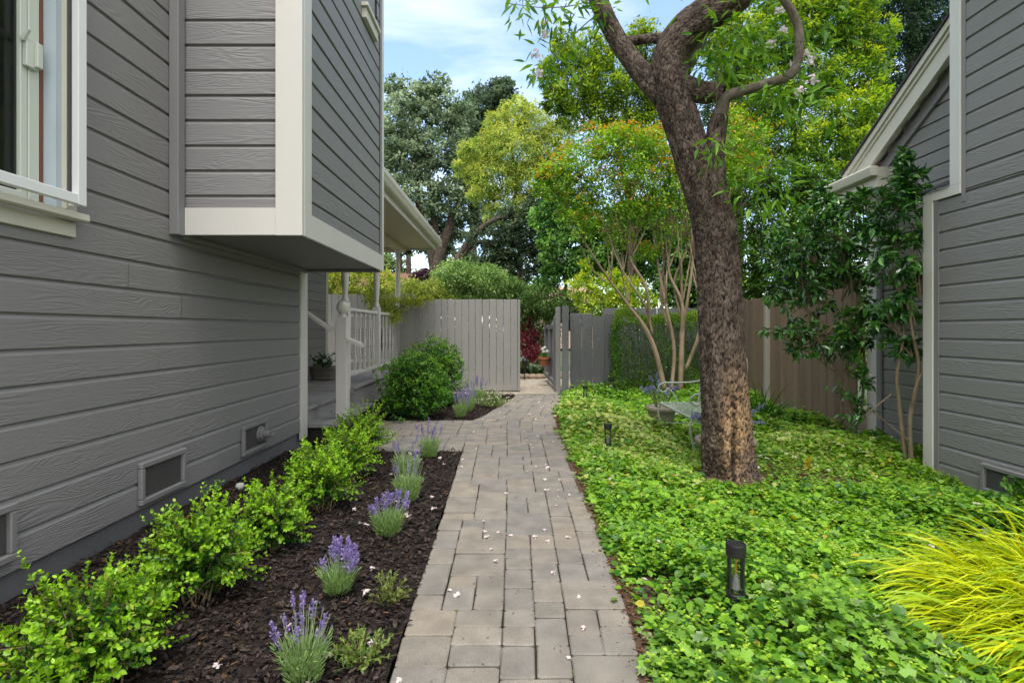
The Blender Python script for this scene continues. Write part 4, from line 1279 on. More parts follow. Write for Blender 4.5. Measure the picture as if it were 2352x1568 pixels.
# ================================================================== lavender
def lavender(label, x, y, r, h, nst, heads, hl, thick=1.0, tone=0.0):
    t = thing('lavender_plant', label, 'lavender', (x, y, 0), 'lavender plants in the mulch')
    lf, st, fw = LB(), MB(), LB()
    n = int(1100 * (r / .1) ** 1.2)
    a_ = rng.uniform(0, 6.28, n); rr = r * np.sqrt(rng.random(n)); z = rng.random(n) ** 1.1 * h * .50
    k = .55 + .6 * z / (h * .5)
    P = np.stack([x + rr * k * np.cos(a_) * .8, y + rr * k * np.sin(a_) * .8, z + .002], 1)
    d = np.stack([np.cos(a_) * rr / r * .8, np.sin(a_) * rr / r * .8, np.full(n, .9)], 1) + rng.normal(0, .28, (n, 3))
    lf.leaf(P, d, .034 * rng.uniform(.7, 1.3, n), .0052, mixcol((.13, .24, .06), (.36, .50, .20), rng.random(n)), 'o')
    for q in range(nst):
        b_ = rng.uniform(0, 6.28); f = math.sqrt(rng.random())
        p0 = np.array([x + .3 * r * f * math.cos(b_), y + .3 * r * f * math.sin(b_), .02])
        hh = h * rng.uniform(.62, 1.0) * (1.05 - .2 * f)
        p2 = p0 + np.array([r * .72 * f * math.cos(b_), r * .72 * f * math.sin(b_), hh])
        st.tube([p0, (p0 + p2) / 2 + np.array([0, 0, .01]), p2], [.0018, .0015, .0012], 4)
        if q < heads:
            m_ = int(36 * hl / .05); T = unit(p2 - p0)
            s_ = rng.random(m_)
            Q = p2 + T * (s_ * hl - .25 * hl)[:, None] + unit(rng.normal(size=(m_, 3))) * (.0065 * thick * (1.15 - .6 * s_))[:, None]
            LB().leaf(Q, unit(Q - p2) * .4 + rng.normal(0, .5, (m_, 3)) + T * .7, .010 * thick, .007 * thick, mixcol((.18, .13, .34), (.46, .38, .62), rng.random(m_) + tone), 'o').build('flower_spike', M['petal'], t)
        else:
            m_ = 8; Q = p2 + rng.normal(0, .003, (m_, 3)); Q[:, 2] += rng.uniform(-.02, .004, m_)
            lf.leaf(Q, rng.normal(0, .4, (m_, 3)) + [0, 0, 1.], .008, .005, mixcol((.16, .15, .20), (.25, .24, .32), rng.random(m_)), 'o')
    lf.build('foliage', M['leaf'], t); st.build('stems', plain('lavender_stem', (.24, .33, .15), .7), t)

lavender('lavender nearest the viewer with tall separate purple spikes', -.765, 1.985, .105, .285, 34, 12, .062)
lavender('second lavender with a dense bunched purple head beside the boxwood gap', -.855, 2.66, .10, .21, 30, 22, .055, 1.45)
lavender('third lavender with a flattened mop of purple flowers', -.785, 3.42, .12, .245, 38, 26, .045, 1.35)
lavender('fourth lavender with grey green stems and few sparse spikes', -.79, 4.08, .13, .33, 44, 6, .08)
lavender('fifth lavender half hidden behind the sparse spiked one', -.93, 4.78, .14, .30, 40, 8, .09)
lavender('sixth lavender at the mulch corner by the side path', -.84, 5.5, .13, .31, 36, 9, .10, 1.2)
lavender('lavender nearest the side path in front of the round boxwoods', -.76, 7.98, .13, .34, 36, 14, .11, 1.2)
lavender('middle lavender of three in front of the round boxwoods', -.70, 8.55, .15, .38, 36, 14, .11, 1.2)
lavender('lavender farthest back, beside the pale board fence', -.62, 9.5, .16, .42, 36, 16, .12, 1.2)

# ================================================================== small weeds by the path
def herb(name, label, x, y, r, h, n, ll, dark, light, flower=None, group=None, cat='plant', aspect=.45, z0=0.0, pink=0):
    t = thing(name, label, cat, (x, y, z0), group)
    st, lf, fw = MB(), LB(), LB()
    for k in range(n):
        a_ = rng.uniform(0, 6.28); f = math.sqrt(rng.random()); hh = h * rng.uniform(.4, 1.1) * (1.1 - .5 * f)
        p0 = np.array([x + .3 * r * f * math.cos(a_), y + .3 * r * f * math.sin(a_), z0]); p2 = p0 + np.array([r * f * math.cos(a_), r * f * math.sin(a_), hh])
        p1 = (p0 + p2) / 2 + np.array([0, 0, hh * .2])
        st.tube([p0, p1, p2], [.0018, .0014, .001], 4)
        m_ = 12; c = catmull([p0, p1, p2], 30); i_ = rng.integers(5, 30, m_)
        lf.leaf(c[i_], rng.normal(0, .7, (m_, 3)) + unit(p2 - p0) * .7, ll * rng.uniform(.6, 1.2, m_), ll * aspect * rng.uniform(.7, 1.2, m_), mixcol(dark, light, rng.random(m_) + rng.normal(0, .15)), 'o')
        if flower is not None and rng.random() < .5:
            lf.add(*blossoms(7, p2 + np.array([0, 0, .005]), .008, .012, flower))
    st.build('stems', M['stem'], t); lf.build('foliage', M['leaf'], t)
    return t
herb('weed_clump', 'leafy green weed clump at the paver edge nearest the viewer', -.585, 2.10, .10, .13, 46, .022, (.05, .12, .02), (.26, .34, .07), group='weeds along the path edge', cat='weed')
herb('weed_clump', 'leggy green weed with reddish tips at the paver edge by the second lavender', -.585, 2.56, .085, .15, 34, .022, (.05, .12, .02), (.28, .30, .08), group='weeds along the path edge', cat='weed')
herb('flowering_groundcover', 'low pale flowering clump by the path bend near the pale fence', -.33, 9.1, .26, .20, 90, .028, (.05, .12, .02), (.24, .34, .09), flower=(.8, .76, .70))
herb('flowering_groundcover', 'low pale flowering clump against the gravel under the pale fence', -.42, 10.1, .26, .20, 80, .028, (.06, .14, .03), (.26, .34, .12), flower=(.8, .72, .66))

# ================================================================== clipped round boxwoods and hedge
def round_bush(label, x, y, rx, rz, n):
    t = thing('boxwood_ball', label, 'shrub', (x, y, 0), 'rounded boxwoods beside the porch')
    lo = [(x, y, rz * .95, rx * .86, rx * .86, rz * .88)] + [(x + rx * .5 * math.cos(q), y + rx * .5 * math.sin(q), rz * (.75 + .35 * math.sin(q * 2.3)), rx * .55, rx * .55, rz * .6) for q in np.arange(0, 6.2, .9)]
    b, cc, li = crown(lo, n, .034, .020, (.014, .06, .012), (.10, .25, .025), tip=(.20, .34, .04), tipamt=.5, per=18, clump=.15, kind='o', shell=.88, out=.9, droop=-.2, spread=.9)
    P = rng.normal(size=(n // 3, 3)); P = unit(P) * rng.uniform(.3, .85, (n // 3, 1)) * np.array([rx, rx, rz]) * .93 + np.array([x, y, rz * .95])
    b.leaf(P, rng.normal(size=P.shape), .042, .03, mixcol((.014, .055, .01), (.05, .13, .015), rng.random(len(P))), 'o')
    b.build('foliage', M['gloss'], t)
    m_ = MB()
    for q in range(9):
        a_ = q * .7; m_.tube([(x, y, 0), (x + rx * .3 * math.cos(a_), y + rx * .3 * math.sin(a_), rz * .6), (x + rx * .55 * math.cos(a_), y + rx * .55 * math.sin(a_), rz * 1.2)], [.012, .008, .004], 5, step=.1)
    m_.build('stems', M['twig'], t)
round_bush('rounded dark green boxwood in front, touching the porch fascia', -1.45, 8.0, .52, .53, 11500)
round_bush('taller rounded boxwood behind, against the pale board fence', -1.33, 9.25, .55, .64, 12000)

hd = thing('hedge', 'clipped dark green box hedge in front of the slate fence', 'hedge', (3.05, 11.2, 0))
def hedge_leaves(n, x0, x1, y0, y1, z0, z1):
    f = rng.integers(0, 10, n)
    u, v = rng.random(n), rng.random(n)
    P = np.empty((n, 3)); D_ = np.empty((n, 3))
    fr = f < 5; tp = (f >= 5) & (f < 8); l = f == 8; r_ = f == 9
    P[fr] = np.stack([x0 + (x1 - x0) * u[fr], np.full(fr.sum(), y0), z0 + (z1 - z0) * v[fr]], 1); D_[fr] = (0, -1, .2)
    P[tp] = np.stack([x0 + (x1 - x0) * u[tp], y0 + (y1 - y0) * v[tp], np.full(tp.sum(), z1)], 1); D_[tp] = (0, -.2, 1)
    P[l] = np.stack([np.full(l.sum(), x0), y0 + (y1 - y0) * u[l], z0 + (z1 - z0) * v[l]], 1); D_[l] = (-1, -.2, .2)
    P[r_] = np.stack([np.full(r_.sum(), x1), y0 + (y1 - y0) * u[r_], z0 + (z1 - z0) * v[r_]], 1); D_[r_] = (1, -.2, .2)
    bulge = .07 * np.sin(P[:, 0] * 4 + P[:, 2] * 3.1) + .05 * np.sin(P[:, 2] * 6.5 + P[:, 0] * 7)
    # soften the box edges
    cz = np.clip((P[:, 2] - (z1 - .28)) / .28, 0, 1); cx = np.clip(((x0 + .3) - P[:, 0]) / .3, 0, 1); cy = np.clip(((y0 + .25) - P[:, 1]) / .25, 0, 1)
    P[:, 2] -= .12 * cx ** 2 * cz + .10 * cy ** 2 * cz
    P[:, 0] += .12 * cz ** 2 * cx; P[:, 1] += .12 * cz ** 2 * cy
    P -= D_ * (rng.random(n) ** 1.6 * .16)[:, None]; P += D_ * bulge[:, None] + rng.normal(0, .012, (n, 3))
    return P, D_, tp
P, D_, tp = hedge_leaves(26000, 2.02, 4.2, 10.75, 11.75, .0, 1.62)
K = mixcol((.025, .09, .014), (.18, .37, .04), rng.normal(.4, .28, len(P)) + .25 * tp)
new = (rng.random(len(P)) < np.where(tp, .55, .06)) | ((P[:, 2] > 1.4) & (rng.random(len(P)) < .4))
K[new] = mixcol((.14, .28, .025), (.28, .40, .05), rng.random(new.sum()))
LB().leaf(P, D_ * .8 + rng.normal(0, .6, P.shape), .036, .024, K, 'o').build('foliage', M['gloss'], hd)
m_ = MB()
for q in range(14):
    xx = 2.2 + q * .14; m_.tube([(xx, 11.25, 0), (xx + .05, 11.2, .6), (xx - .05, 11.2, 1.4)], [.015, .011, .006], 5, step=.2)
m_.build('stems', M['twig'], hd)

# ================================================================== glossy dark camellias on the right
def camellia(label, x, y, z0, canes, blobs, n, ll):
    t = thing('camellia_shrub', label, 'shrub', (x, y, z0), 'camellia shrubs against the right house')
    m_ = MB()
    for c_ in canes:
        r0 = c_[-1]; pts = [np.array(q) for q in c_[:-1]]
        m_.tube(pts, np.linspace(r0, r0 * .35, len(pts)), 7, step=.08, rough=.06)
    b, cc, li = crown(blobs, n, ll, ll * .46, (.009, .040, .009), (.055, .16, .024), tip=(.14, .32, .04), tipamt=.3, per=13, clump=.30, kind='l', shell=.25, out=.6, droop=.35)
    for i in range(0, len(cc), 2):
        base = np.array(canes[i % len(canes)][min(2, len(canes[i % len(canes)]) - 2)], dtype=float)
        bb = np.array(blobs)[li[i]][:3]
        m_.tube([bb * .6 + base * .4 if np.linalg.norm(bb - base) < 1.2 else bb, (bb + cc[i]) / 2 + rng.normal(0, .02, 3), cc[i]], [.007, .005, .003], 5)
    m_.build('stems', M['twig'], t); b.build('foliage', M['camellia'], t)
A = lambda px, py, Y: tuple(at(px, py, Y))
camellia('taller glossy camellia with bare canes beside the white corner trim', 3.78, 5.35, -.1,
         [[A(2095, 1090, 5.3), A(2090, 960, 5.3), A(2110, 850, 5.3), A(2095, 760, 5.3), A(2075, 640, 5.35), A(2060, 500, 5.4), .022],
          [A(2080, 1060, 5.35), A(2065, 930, 5.4), A(2060, 860, 5.4), A(2075, 760, 5.4), A(2060, 640, 5.4), A(2050, 480, 5.5), .020],
          [A(2095, 950, 5.3), A(2100, 900, 5.25), A(2120, 850, 5.25), A(2150, 800, 5.2), .010],
          [A(2085, 1010, 5.3), A(2010, 950, 5.3), A(1980, 930, 5.3), .008]],
         [lobe(2060, 480, 55, 70, 5.4, .2), lobe(2085, 380, 30, 40, 5.4, .12), lobe(2050, 600, 60, 70, 5.4, .2), lobe(2090, 680, 45, 60, 5.4, .18), lobe(2040, 720, 40, 50, 5.45, .15),
          lobe(2080, 800, 35, 40, 5.4, .12), lobe(2110, 580, 30, 60, 5.3, .12), lobe(2000, 940, 35, 25, 5.3, .1), lobe(2095, 430, 35, 40, 5.35, .12), lobe(2010, 540, 40, 50, 5.5, .15)], 1750, .10)
camellia('broad glossy camellia spreading in front of the brown fence', 4.0, 6.35, -.05,
         [[A(1935, 960, 6.5), A(1925, 860, 6.5), A(1890, 800, 6.5), A(1850, 700, 6.5), A(1840, 600, 6.5), .020],
          [A(1955, 950, 6.4), A(1945, 850, 6.4), A(1960, 740, 6.4), A(1950, 600, 6.45), A(1930, 500, 6.5), .022],
          [A(1978, 960, 6.4), A(1985, 820, 6.4), A(1970, 700, 6.4), A(1990, 560, 6.4), .018],
          [A(1925, 860, 6.5), A(1860, 810, 6.5), A(1800, 780, 6.5), .010]],
         [lobe(1830, 560, 70, 60, 6.6, .28), lobe(1920, 540, 80, 70, 6.5, .3), lobe(1960, 620, 60, 60, 6.5, .25), lobe(1850, 640, 80, 50, 6.6, .25), lobe(1790, 590, 50, 60, 6.8, .2),
          lobe(1810, 760, 50, 40, 6.5, .15), lobe(1880, 780, 70, 45, 6.5, .2), lobe(1950, 760, 60, 70, 6.4, .2), lobe(1960, 880, 45, 50, 6.35, .15), lobe(1860, 690, 70, 40, 6.6, .2),
          lobe(1990, 480, 50, 50, 6.4, .2), lobe(1900, 470, 60, 40, 6.6, .2), lobe(2000, 720, 40, 60, 6.3, .15), lobe(1790, 660, 40, 40, 6.6, .15), lobe(1960, 940, 40, 30, 6.3, .12)], 3900, .10)

# strap-leaved plant and low fern-like clump by the brown fence
t = thing('strap_leaf_plant', 'arching strap leaved plant at the foot of the brown fence', 'plant', (3.5, 7.6, 0))
def blades(n, base_fn, len_fn, dir_fn, width, col_fn, droop, segs=6):
    """arching grass blades as folded strips; returns V, F, K"""
    P0 = base_fn(n); L_ = len_fn(n); D0 = unit(dir_fn(n, P0))
    pts = [P0]; d = D0.copy(); st = (L_ / segs)[:, None]
    for k in range(segs):
        pts.append(pts[-1] + d * st)
        d = unit(d + np.array([0, 0, -1.0]) * (droop * (.35 + k / segs))[:, None])
    side = unit(np.cross(D0, [0, 0, 1.0]) + rng.normal(0, .25, (n, 3)))
    V, K = [], []
    cols = col_fn(n)
    for k, p in enumerate(pts):
        f = k / segs
        w_ = (width * (np.sin(min(1, f * 1.6 + .25) * 1.57) * (1 - f ** 3)) + .0004)[:, None] if not np.isscalar(width) else np.full((n, 1), width * math.sin(min(1, f * 1.6 + .25) * 1.57) * (1 - f ** 3) + .0004)
        V += [p - side * w_, p + side * w_]
        c = cols * (.75 + .35 * f)
        K += [c, c]
    m = len(V)
    V = np.stack(V, 1); K = np.stack(K, 1)
    off = (np.arange(n) * m)[:, None, None]
    T = np.array([(2 * k, 2 * k + 1, 2 * k + 3, 2 * k + 2) for k in range(segs)])
    F = (T[None] + off).reshape(-1, 4)
    return V.reshape(-1, 3), [F], K.reshape(-1, 3)

t_ = bpy.data.objects['strap_leaf_plant']
V, F, K = blades(60, lambda n: np.array([3.5, 7.6, -.02]) + rng.normal(0, .05, (n, 3)) * [1, 1, .1], lambda n: rng.uniform(.4, .75, n),
                 lambda n, P: rng.normal(0, .5, (n, 3)) * [1, 1, 0] + [0, 0, 1], .012, lambda n: mixcol((.02, .08, .015), (.06, .17, .03), rng.random(n)), rng.uniform(.12, .35, 60))
mk('foliage', V, F, M['leaf'], t_, col=K)

# the mound of golden forest grass at the lower right
gg = thing('golden_grass', 'mound of arching bright yellow green grass in the lower right corner', 'ornamental grass', (2.75, 2.5, 0))
def gbase(n):
    a_ = rng.uniform(0, 6.28, n); r_ = np.sqrt(rng.random(n))
    return np.stack([2.50 + .52 * r_ * np.cos(a_), 2.12 + .58 * r_ * np.sin(a_), np.full(n, -.04)], 1)
def gdir(n, P):
    d = (P - np.array([2.72, 2.25, 0])) * np.array([.9, .55, 0]) + rng.normal(0, .20, (n, 3)) * [1, 1, 0]
    d += np.array([-.50, -.16, 0]); d[:, 2] = rng.uniform(.55, 1.15, n)
    return d
N_ = 4600
V, F, K = blades(N_, gbase, lambda n: rng.uniform(.34, .66, n), gdir, .0078,
                 lambda n: np.where((rng.random(n) < .2)[:, None], mixcol((.20, .36, .02), (.32, .48, .03), rng.random(n)), mixcol((.34, .47, .010), (.66, .69, .02), rng.random(n)) * np.where(rng.random(n) < .05, .55, 1.0)[:, None] * rng.uniform(.8, 1.1, (n, 1))), rng.uniform(.20, .44, N_), segs=7)
mk('foliage', V, F, M['leaf'], gg, col=K)

# ================================================================== ground cover: one mass nobody could count
def cover_ok(X, Y):
    e = right_edge(Y) + .012 + .03 * np.sin(Y * 9) + .03 * np.sin(Y * 23 + 1)
    ok = (X > e) & (X < np.where(Y < 5.3, 3.97, np.where(Y < 6.9, 4.5, 4.38)))
    ok &= ((X - 1.86) ** 2 + (Y - 4.62) ** 2) > .30 ** 2
    ok &= ~((Y > 10.95) & (X < 2.0))
    return ok
def scatter(n, y0, y1, pw=1.0):
    Y = y0 + (y1 - y0) * rng.random(n) ** pw; X = rng.uniform(.45, 4.6, n)
    k = cover_ok(X, Y); return X[k], Y[k]
def hills(X, Y):
    h = .072 + .045 * np.sin(X * 2.3 + 1.2 * np.sin(Y * 1.7)) + .04 * np.sin(Y * 2.9 + X * 1.1) + .03 * np.sin(X * 7 + Y * 5)
    e = np.clip((X - right_edge(Y) - .02) / .32, 0, 1)
    tr_ = np.clip((np.hypot(X - 1.86, Y - 4.62) - .3) / .5, 0, 1)
    h = h * (1 - .85 * np.clip(bare(X, Y), 0, 1))
    return np.maximum(.010, h * (.25 + .75 * e) * (.35 + .65 * tr_)) * np.where(Y > 6.5, 1.3, 1.0)
def bare(X, Y):
    """thin places where the litter shows, e.g. to the right of the trunk"""
    s = np.sin(X * 3.1 + 2.0 * np.sin(Y * 1.3)) + np.sin(Y * 2.7 + X * 1.9)
    return np.exp(-(((X - 2.65) / .85) ** 2 + ((Y - 4.85) / .75) ** 2) ** 1.5) * .93 + np.exp(-(((X - 1.75) / .35) ** 2 + ((Y - 4.15) / .3) ** 2)) * .5 + np.exp(-(((X - 2.2) / .3) ** 2 + ((Y - 3.6) / .3) ** 2)) * .35 + (s > 1.4) * .6 + np.exp(-((X - right_edge(Y)) / .05) ** 2) * .3
gc = LB()
def variegated(X, Y):
    s = np.exp(-(((X - 1.35) / .55) ** 2 + ((Y - 6.6) / 1.6) ** 2)) * .8 + np.exp(-(((X - 1.1) / .45) ** 2 + ((Y - 9.0) / 1.0) ** 2)) * .45 + np.exp(-(((X - 3.2) / .7) ** 2 + ((Y - 6.0) / .8) ** 2)) * .55
    return s
for n, y0, y1, ll in ((60000, 1.15, 3.4, .035), (84000, 3.2, 6.6, .040), (66000, 6.4, 12.0, .050)):
    X, Y = scatter(n, y0, y1)
    # leaves gather round little shoots, each with its own height, tone and leaf size
    ns = len(X) // 7; sh = rng.integers(0, ns, len(X)); sx_, sy_ = X[:ns], Y[:ns]
    loose = rng.random(len(X)) < .3
    X = np.where(loose, X, sx_[sh] + rng.normal(0, .030, len(X))); Y = np.where(loose, Y, sy_[sh] + rng.normal(0, .030, len(X)))
    sh_h, sh_t, sh_s = rng.uniform(.55, 1.5, ns)[sh], rng.normal(0, .22, ns)[sh], np.exp(rng.normal(0, .28, ns))[sh]
    k = (rng.random(len(X)) > bare(X, Y)) & cover_ok(X, Y); X, Y, sh_h, sh_t, sh_s = X[k], Y[k], sh_h[k], sh_t[k], sh_s[k]; n = len(X)
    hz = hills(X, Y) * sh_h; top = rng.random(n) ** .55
    P = np.stack([X, Y, soil_z(X, Y) + hz * top + rng.normal(0, .008, n)], 1)
    a_ = rng.uniform(0, 6.28, n); tilt = rng.normal(.02, .32, n)
    d = np.stack([np.cos(a_), np.sin(a_), tilt], 1)
    patch = .5 + .28 * np.sin(X * 1.9 + Y * 1.3) + .2 * np.sin(X * 4.1 - Y * 2.2)
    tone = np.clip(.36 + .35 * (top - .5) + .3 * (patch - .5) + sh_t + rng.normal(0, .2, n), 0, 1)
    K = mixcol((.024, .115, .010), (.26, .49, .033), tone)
    yl = rng.random(n) < .012; K[yl] = (.5, .42, .05)
    sz = np.minimum(ll * sh_s * np.exp(rng.normal(0, .22, n)), ll * 1.6)
    vg = rng.random(n) < variegated(X, Y) * .8
    ivy = (rng.random(n) < .9) & (((Y < 2.35) & (X < 2.1 - (Y - 1.2) * .6) & (np.sin(X * 5 + Y * 3) > -.65)) | vg | (rng.random(n) < .03))
    pl = ~ivy
    up = rng.normal(0, .33, (n, 3)) + np.array([0, -.12, 1.0])
    gc.leaf(P[pl], d[pl], sz[pl], sz[pl] * rng.uniform(.62, .85, pl.sum()), K[pl], 'o', up=up[pl])
    iv = ivy & ~vg
    if iv.any():
        Ki = mixcol((.04, .13, .018), (.24, .44, .045), rng.random(iv.sum()))
        wv = (rng.random(iv.sum()) < .12) * .6
        gc.leaf(P[iv], d[iv], sz[iv] * 1.12, sz[iv] * 1.15, Ki, 'i', up=up[iv], edge=wv, edgecol=(.55, .56, .42))
    if vg.any():
        Ki = mixcol((.14, .26, .03), (.36, .48, .07), rng.random(vg.sum()))
        gc.leaf(P[vg], d[vg], sz[vg] * 1.1, sz[vg] * 1.1, Ki, 'i', up=up[vg], edge=rng.uniform(.4, .95, vg.sum()), edgecol=(.80, .74, .34))
# upright little shoots with paired leaves
X, Y = scatter(3800, 1.2, 7.5, 1.4); k = rng.random(len(X)) > bare(X, Y) * 1.1; X, Y = X[k], Y[k]; n = len(X); hz = hills(X, Y)
for q in range(4):
    z = soil_z(X, Y) + hz * .8 + q * .017
    a_ = q * 1.57 + X * 50
    for s_ in (0, math.pi):
        d = np.stack([np.cos(a_ + s_), np.sin(a_ + s_), np.full(n, .28)], 1)
        sz = (.030 - .004 * q) * rng.uniform(.7, 1.2, n)
        gc.leaf(np.stack([X, Y, z], 1), d, sz, sz * .72, mixcol((.16, .36, .02), (.44, .60, .06), rng.random(n)), 'o', up=rng.normal(0, .15, (n, 3)) + [0, 0, 1.])
# sparse runners where the litter shows
n = 900; X = 2.65 + rng.normal(0, .6, n); Y = 4.85 + rng.normal(0, .5, n); k = cover_ok(X, Y) & (X > 2.1); X, Y = X[k], Y[k]; n = len(X); a_ = rng.uniform(0, 6.28, n)
gc.leaf(np.stack([X, Y, soil_z(X, Y) + rng.uniform(.02, .07, n)], 1), np.stack([np.cos(a_), np.sin(a_), rng.normal(0, .3, n)], 1), .034 * rng.uniform(.6, 1.2, n), .025, mixcol((.05, .16, .012), (.32, .50, .04), rng.random(n)), 'o', up=rng.normal(0, .3, (n, 3)) + [0, 0, 1.])
o = gc.build('ground_cover', M['leaf']); setting(o, 'stuff')
# dry litter between the leaves and along the paver edge
n = 15000; Y = rng.uniform(1.2, 9, n); pk = rng.random(n) < .35; X = np.where(rng.random(n) < .3, right_edge(Y) + np.abs(rng.normal(.02, .05, n)), rng.uniform(1, 4, n)); X = np.where(pk, 2.6 + rng.normal(0, .55, n), X); Y = np.where(pk, 4.85 + rng.normal(0, .5, n), Y); k = cover_ok(X, Y) | (X < right_edge(Y) + .12); X, Y = X[k], Y[k]; n = len(X)
a_ = rng.uniform(0, 6.28, n)
b = LB().leaf(np.stack([X, Y, soil_z(X, Y) + rng.uniform(.004, .02, n)], 1), np.stack([np.cos(a_), np.sin(a_), rng.normal(0, .2, n)], 1), .04 * rng.uniform(.4, 1.2, n), .009, mixcol((.07, .035, .02), (.26, .15, .09), rng.random(n)), 'l')
setting(b.build('leaf_litter', M['petal']), 'stuff')

n = 700; Y = rng.uniform(1.3, 9, n); X = np.where(rng.random(n) < .6, right_edge(Y) - np.abs(rng.normal(0, .05, n)), rng.uniform(-.4, .55, n)); a_ = rng.uniform(0, 6.28, n)
b = LB().leaf(np.stack([X, Y, np.full(n, .004)], 1), np.stack([np.cos(a_), np.sin(a_), rng.normal(0, .1, n)], 1), .02 * rng.uniform(.3, 1.1, n), .004, mixcol((.05, .03, .02), (.24, .16, .09), rng.random(n)), 'l')
setting(b.build('path_debris', M['petal']), 'stuff')
# taller plants among the cover at the right edge
herb('climbing_vine', 'leafy vine shoots at the foot of the right house beside its vent', 3.74, 3.90, .22, .28, 46, .05, (.03, .11, .015), (.13, .30, .03), aspect=.62, z0=-.08)
herb('yellow_seedling', 'single yellow leaved seedling right of the big trunk', 2.72, 4.95, .03, .17, 3, .045, (.5, .4, .04), (.6, .5, .06), aspect=.6)

# ================================================================== fallen blossoms
def blossom_mesh():
    T = LB(); n = 5
    a_ = np.arange(n) * 2 * math.pi / n + rng.normal(0, .2, n)
    T.leaf(np.zeros((n, 3)) + [0, 0, .006], np.stack([np.cos(a_), np.sin(a_), rng.uniform(-.2, .5, n)], 1), .019, .017, np.tile((.80, .72, .71), (n, 1)) * rng.uniform(.85, 1.1, (n, 1)), 'o', up=rng.normal(0, .4, (n, 3)) + [0, 0, 1.])
    T.leaf(np.zeros((2, 3)) + [0, 0, .004], rng.normal(size=(2, 3)) * [1, 1, .2], .022, .010, np.tile((.74, .60, .58), (2, 1)), 'l')
    return np.concatenate(T.V), T.F, np.concatenate(T.K)
protos = []
def drop(x, y, z, label, group, s=1.0):
    if len(protos) < 4:
        V, F, K = blossom_mesh(); by = {}
        for f in F: by.setdefault(f.shape[1], []).append(f)
        o = mk('fallen_blossom', V, [np.concatenate(q) for q in by.values()], M['petal'], col=K); protos.append(o)
    else:
        o = random.choice(protos).copy(); C.objects.link(o)
    o.location = (x, y, z); o.rotation_euler = (random.uniform(-.3, .3), random.uniform(-.3, .3), random.uniform(0, 6.3)); o.scale = (s, s, s)
    tag(o, label, 'blossom', group)
for i in range(62):
    y = 1.95 + 8.0 * random.random() ** 1.25
    u = random.choice((random.random(), .55 + .45 * random.random()))
    x = float(left_edge(y) + (right_edge(y) - left_edge(y)) * u)
    if i == 0: x, y = -.42, 2.0
    drop(x, y, .003, 'pale pink blossom fallen on the grey paver path', 'blossoms fallen on the path', random.uniform(.65, 1.05))
for i in range(26):
    y = 1.8 + 4 * random.random(); x = random.uniform(-1.15, -.55)
    drop(x, y, .02, 'pale pink blossom fallen on the dark bark mulch', 'blossoms fallen on the mulch', random.uniform(.8, 1.3))
k = 0
while k < 64:
    y = 1.4 + 6.5 * random.random(); x = random.uniform(.62, 3.6)
    if not cover_ok(np.array([x]), np.array([y]))[0]: continue
    z = float(soil_z(np.array([x]), np.array([y]))[0] + hills(np.array([x]), np.array([y]))[0] * .95 + .012)
    drop(x, y, z, 'pale pink blossom lying on the leafy ground cover', 'blossoms fallen on the ground cover', random.uniform(.9, 1.6)); k += 1
# ================================================================== the big leaning trunk
tree = thing('flowering_tree', 'large leaning tree with dark plated bark, a tan bare patch and pink flowers overhead', 'tree', (1.86, 4.6, 0))
def pv_(px, py, Y, w_): 
    p = at(px, py, Y); return (p[0], p[1], p[2], w_ * .5 * Y / FV)
tk = [pv_(1686, 1128, 4.62, 158), pv_(1680, 1092, 4.62, 118), pv_(1673, 1030, 4.62, 110), pv_(1669, 950, 4.62, 106), pv_(1661, 850, 4.62, 102), pv_(1653, 700, 4.60, 98), pv_(1648, 600, 4.58, 95),
      pv_(1640, 520, 4.55, 97), pv_(1618, 440, 4.52, 91), pv_(1590, 360, 4.5, 85), pv_(1565, 280, 4.48, 84), pv_(1542, 205, 4.45, 86), pv_(1535, 140, 4.42, 78), pv_(1564, 80, 4.38, 80), pv_(1622, 34, 4.33, 82), pv_(1690, -12, 4.25, 84), pv_(1760, -90, 4.2, 70), pv_(1800, -220, 4.1, 50)]
tk = np.array(tk); tk[:, 3] *= np.interp(np.arange(len(tk)), [0, 3, 8, 13], [.97, .96, .91, .90])
V, q, bc, cen, hgt, tone, ang = bark_tube(tk)
# root flare and the long furrow on the near side
low = np.clip((.75 - V[:, 2]) / .75, 0, 1)
V = cen + (V - cen) * (1 + (.11 * np.sin(ang * 5 + .6) * low ** 1.5 + .03 * np.sin(ang * 9 + V[:, 2] * 4))[:, None])
fur = np.exp(-((V[:, 0] - (1.86 - .05 + .02 * V[:, 2])) / .022) ** 2) * (V[:, 1] < cen[:, 1]) * np.clip(1.2 - V[:, 2], 0, 1)
V[:, 1] += .04 * fur
px = 1176 + V[:, 0] * FV / V[:, 1]; py = 756.6 - (V[:, 2] - EYE) * FV / V[:, 1]
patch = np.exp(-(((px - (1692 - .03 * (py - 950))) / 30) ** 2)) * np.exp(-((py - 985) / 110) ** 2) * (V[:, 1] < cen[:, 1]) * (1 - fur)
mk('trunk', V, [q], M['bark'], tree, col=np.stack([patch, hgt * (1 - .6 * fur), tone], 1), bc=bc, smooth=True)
def limb(name, pts, mat, seg=14, rough=.05, step=.03):
    a = np.array([pv_(*p_) for p_ in pts])
    m_ = MB(); m_.tube(a[:, :3], a[:, 3], seg, step=step, rough=rough, freq=14)
    return m_.build(name, mat, tree, smooth=True, usecol=False)
def plated(pts, seg):
    a = np.array([pv_(*p_) for p_ in pts]); V, q, bc, cen, hgt, tone, ang = bark_tube(a, seg=seg, step=.012)
    mk('limb', V, [q], M['bark'], tree, col=np.stack([hgt * 0, hgt, tone], 1), bc=bc, smooth=True)
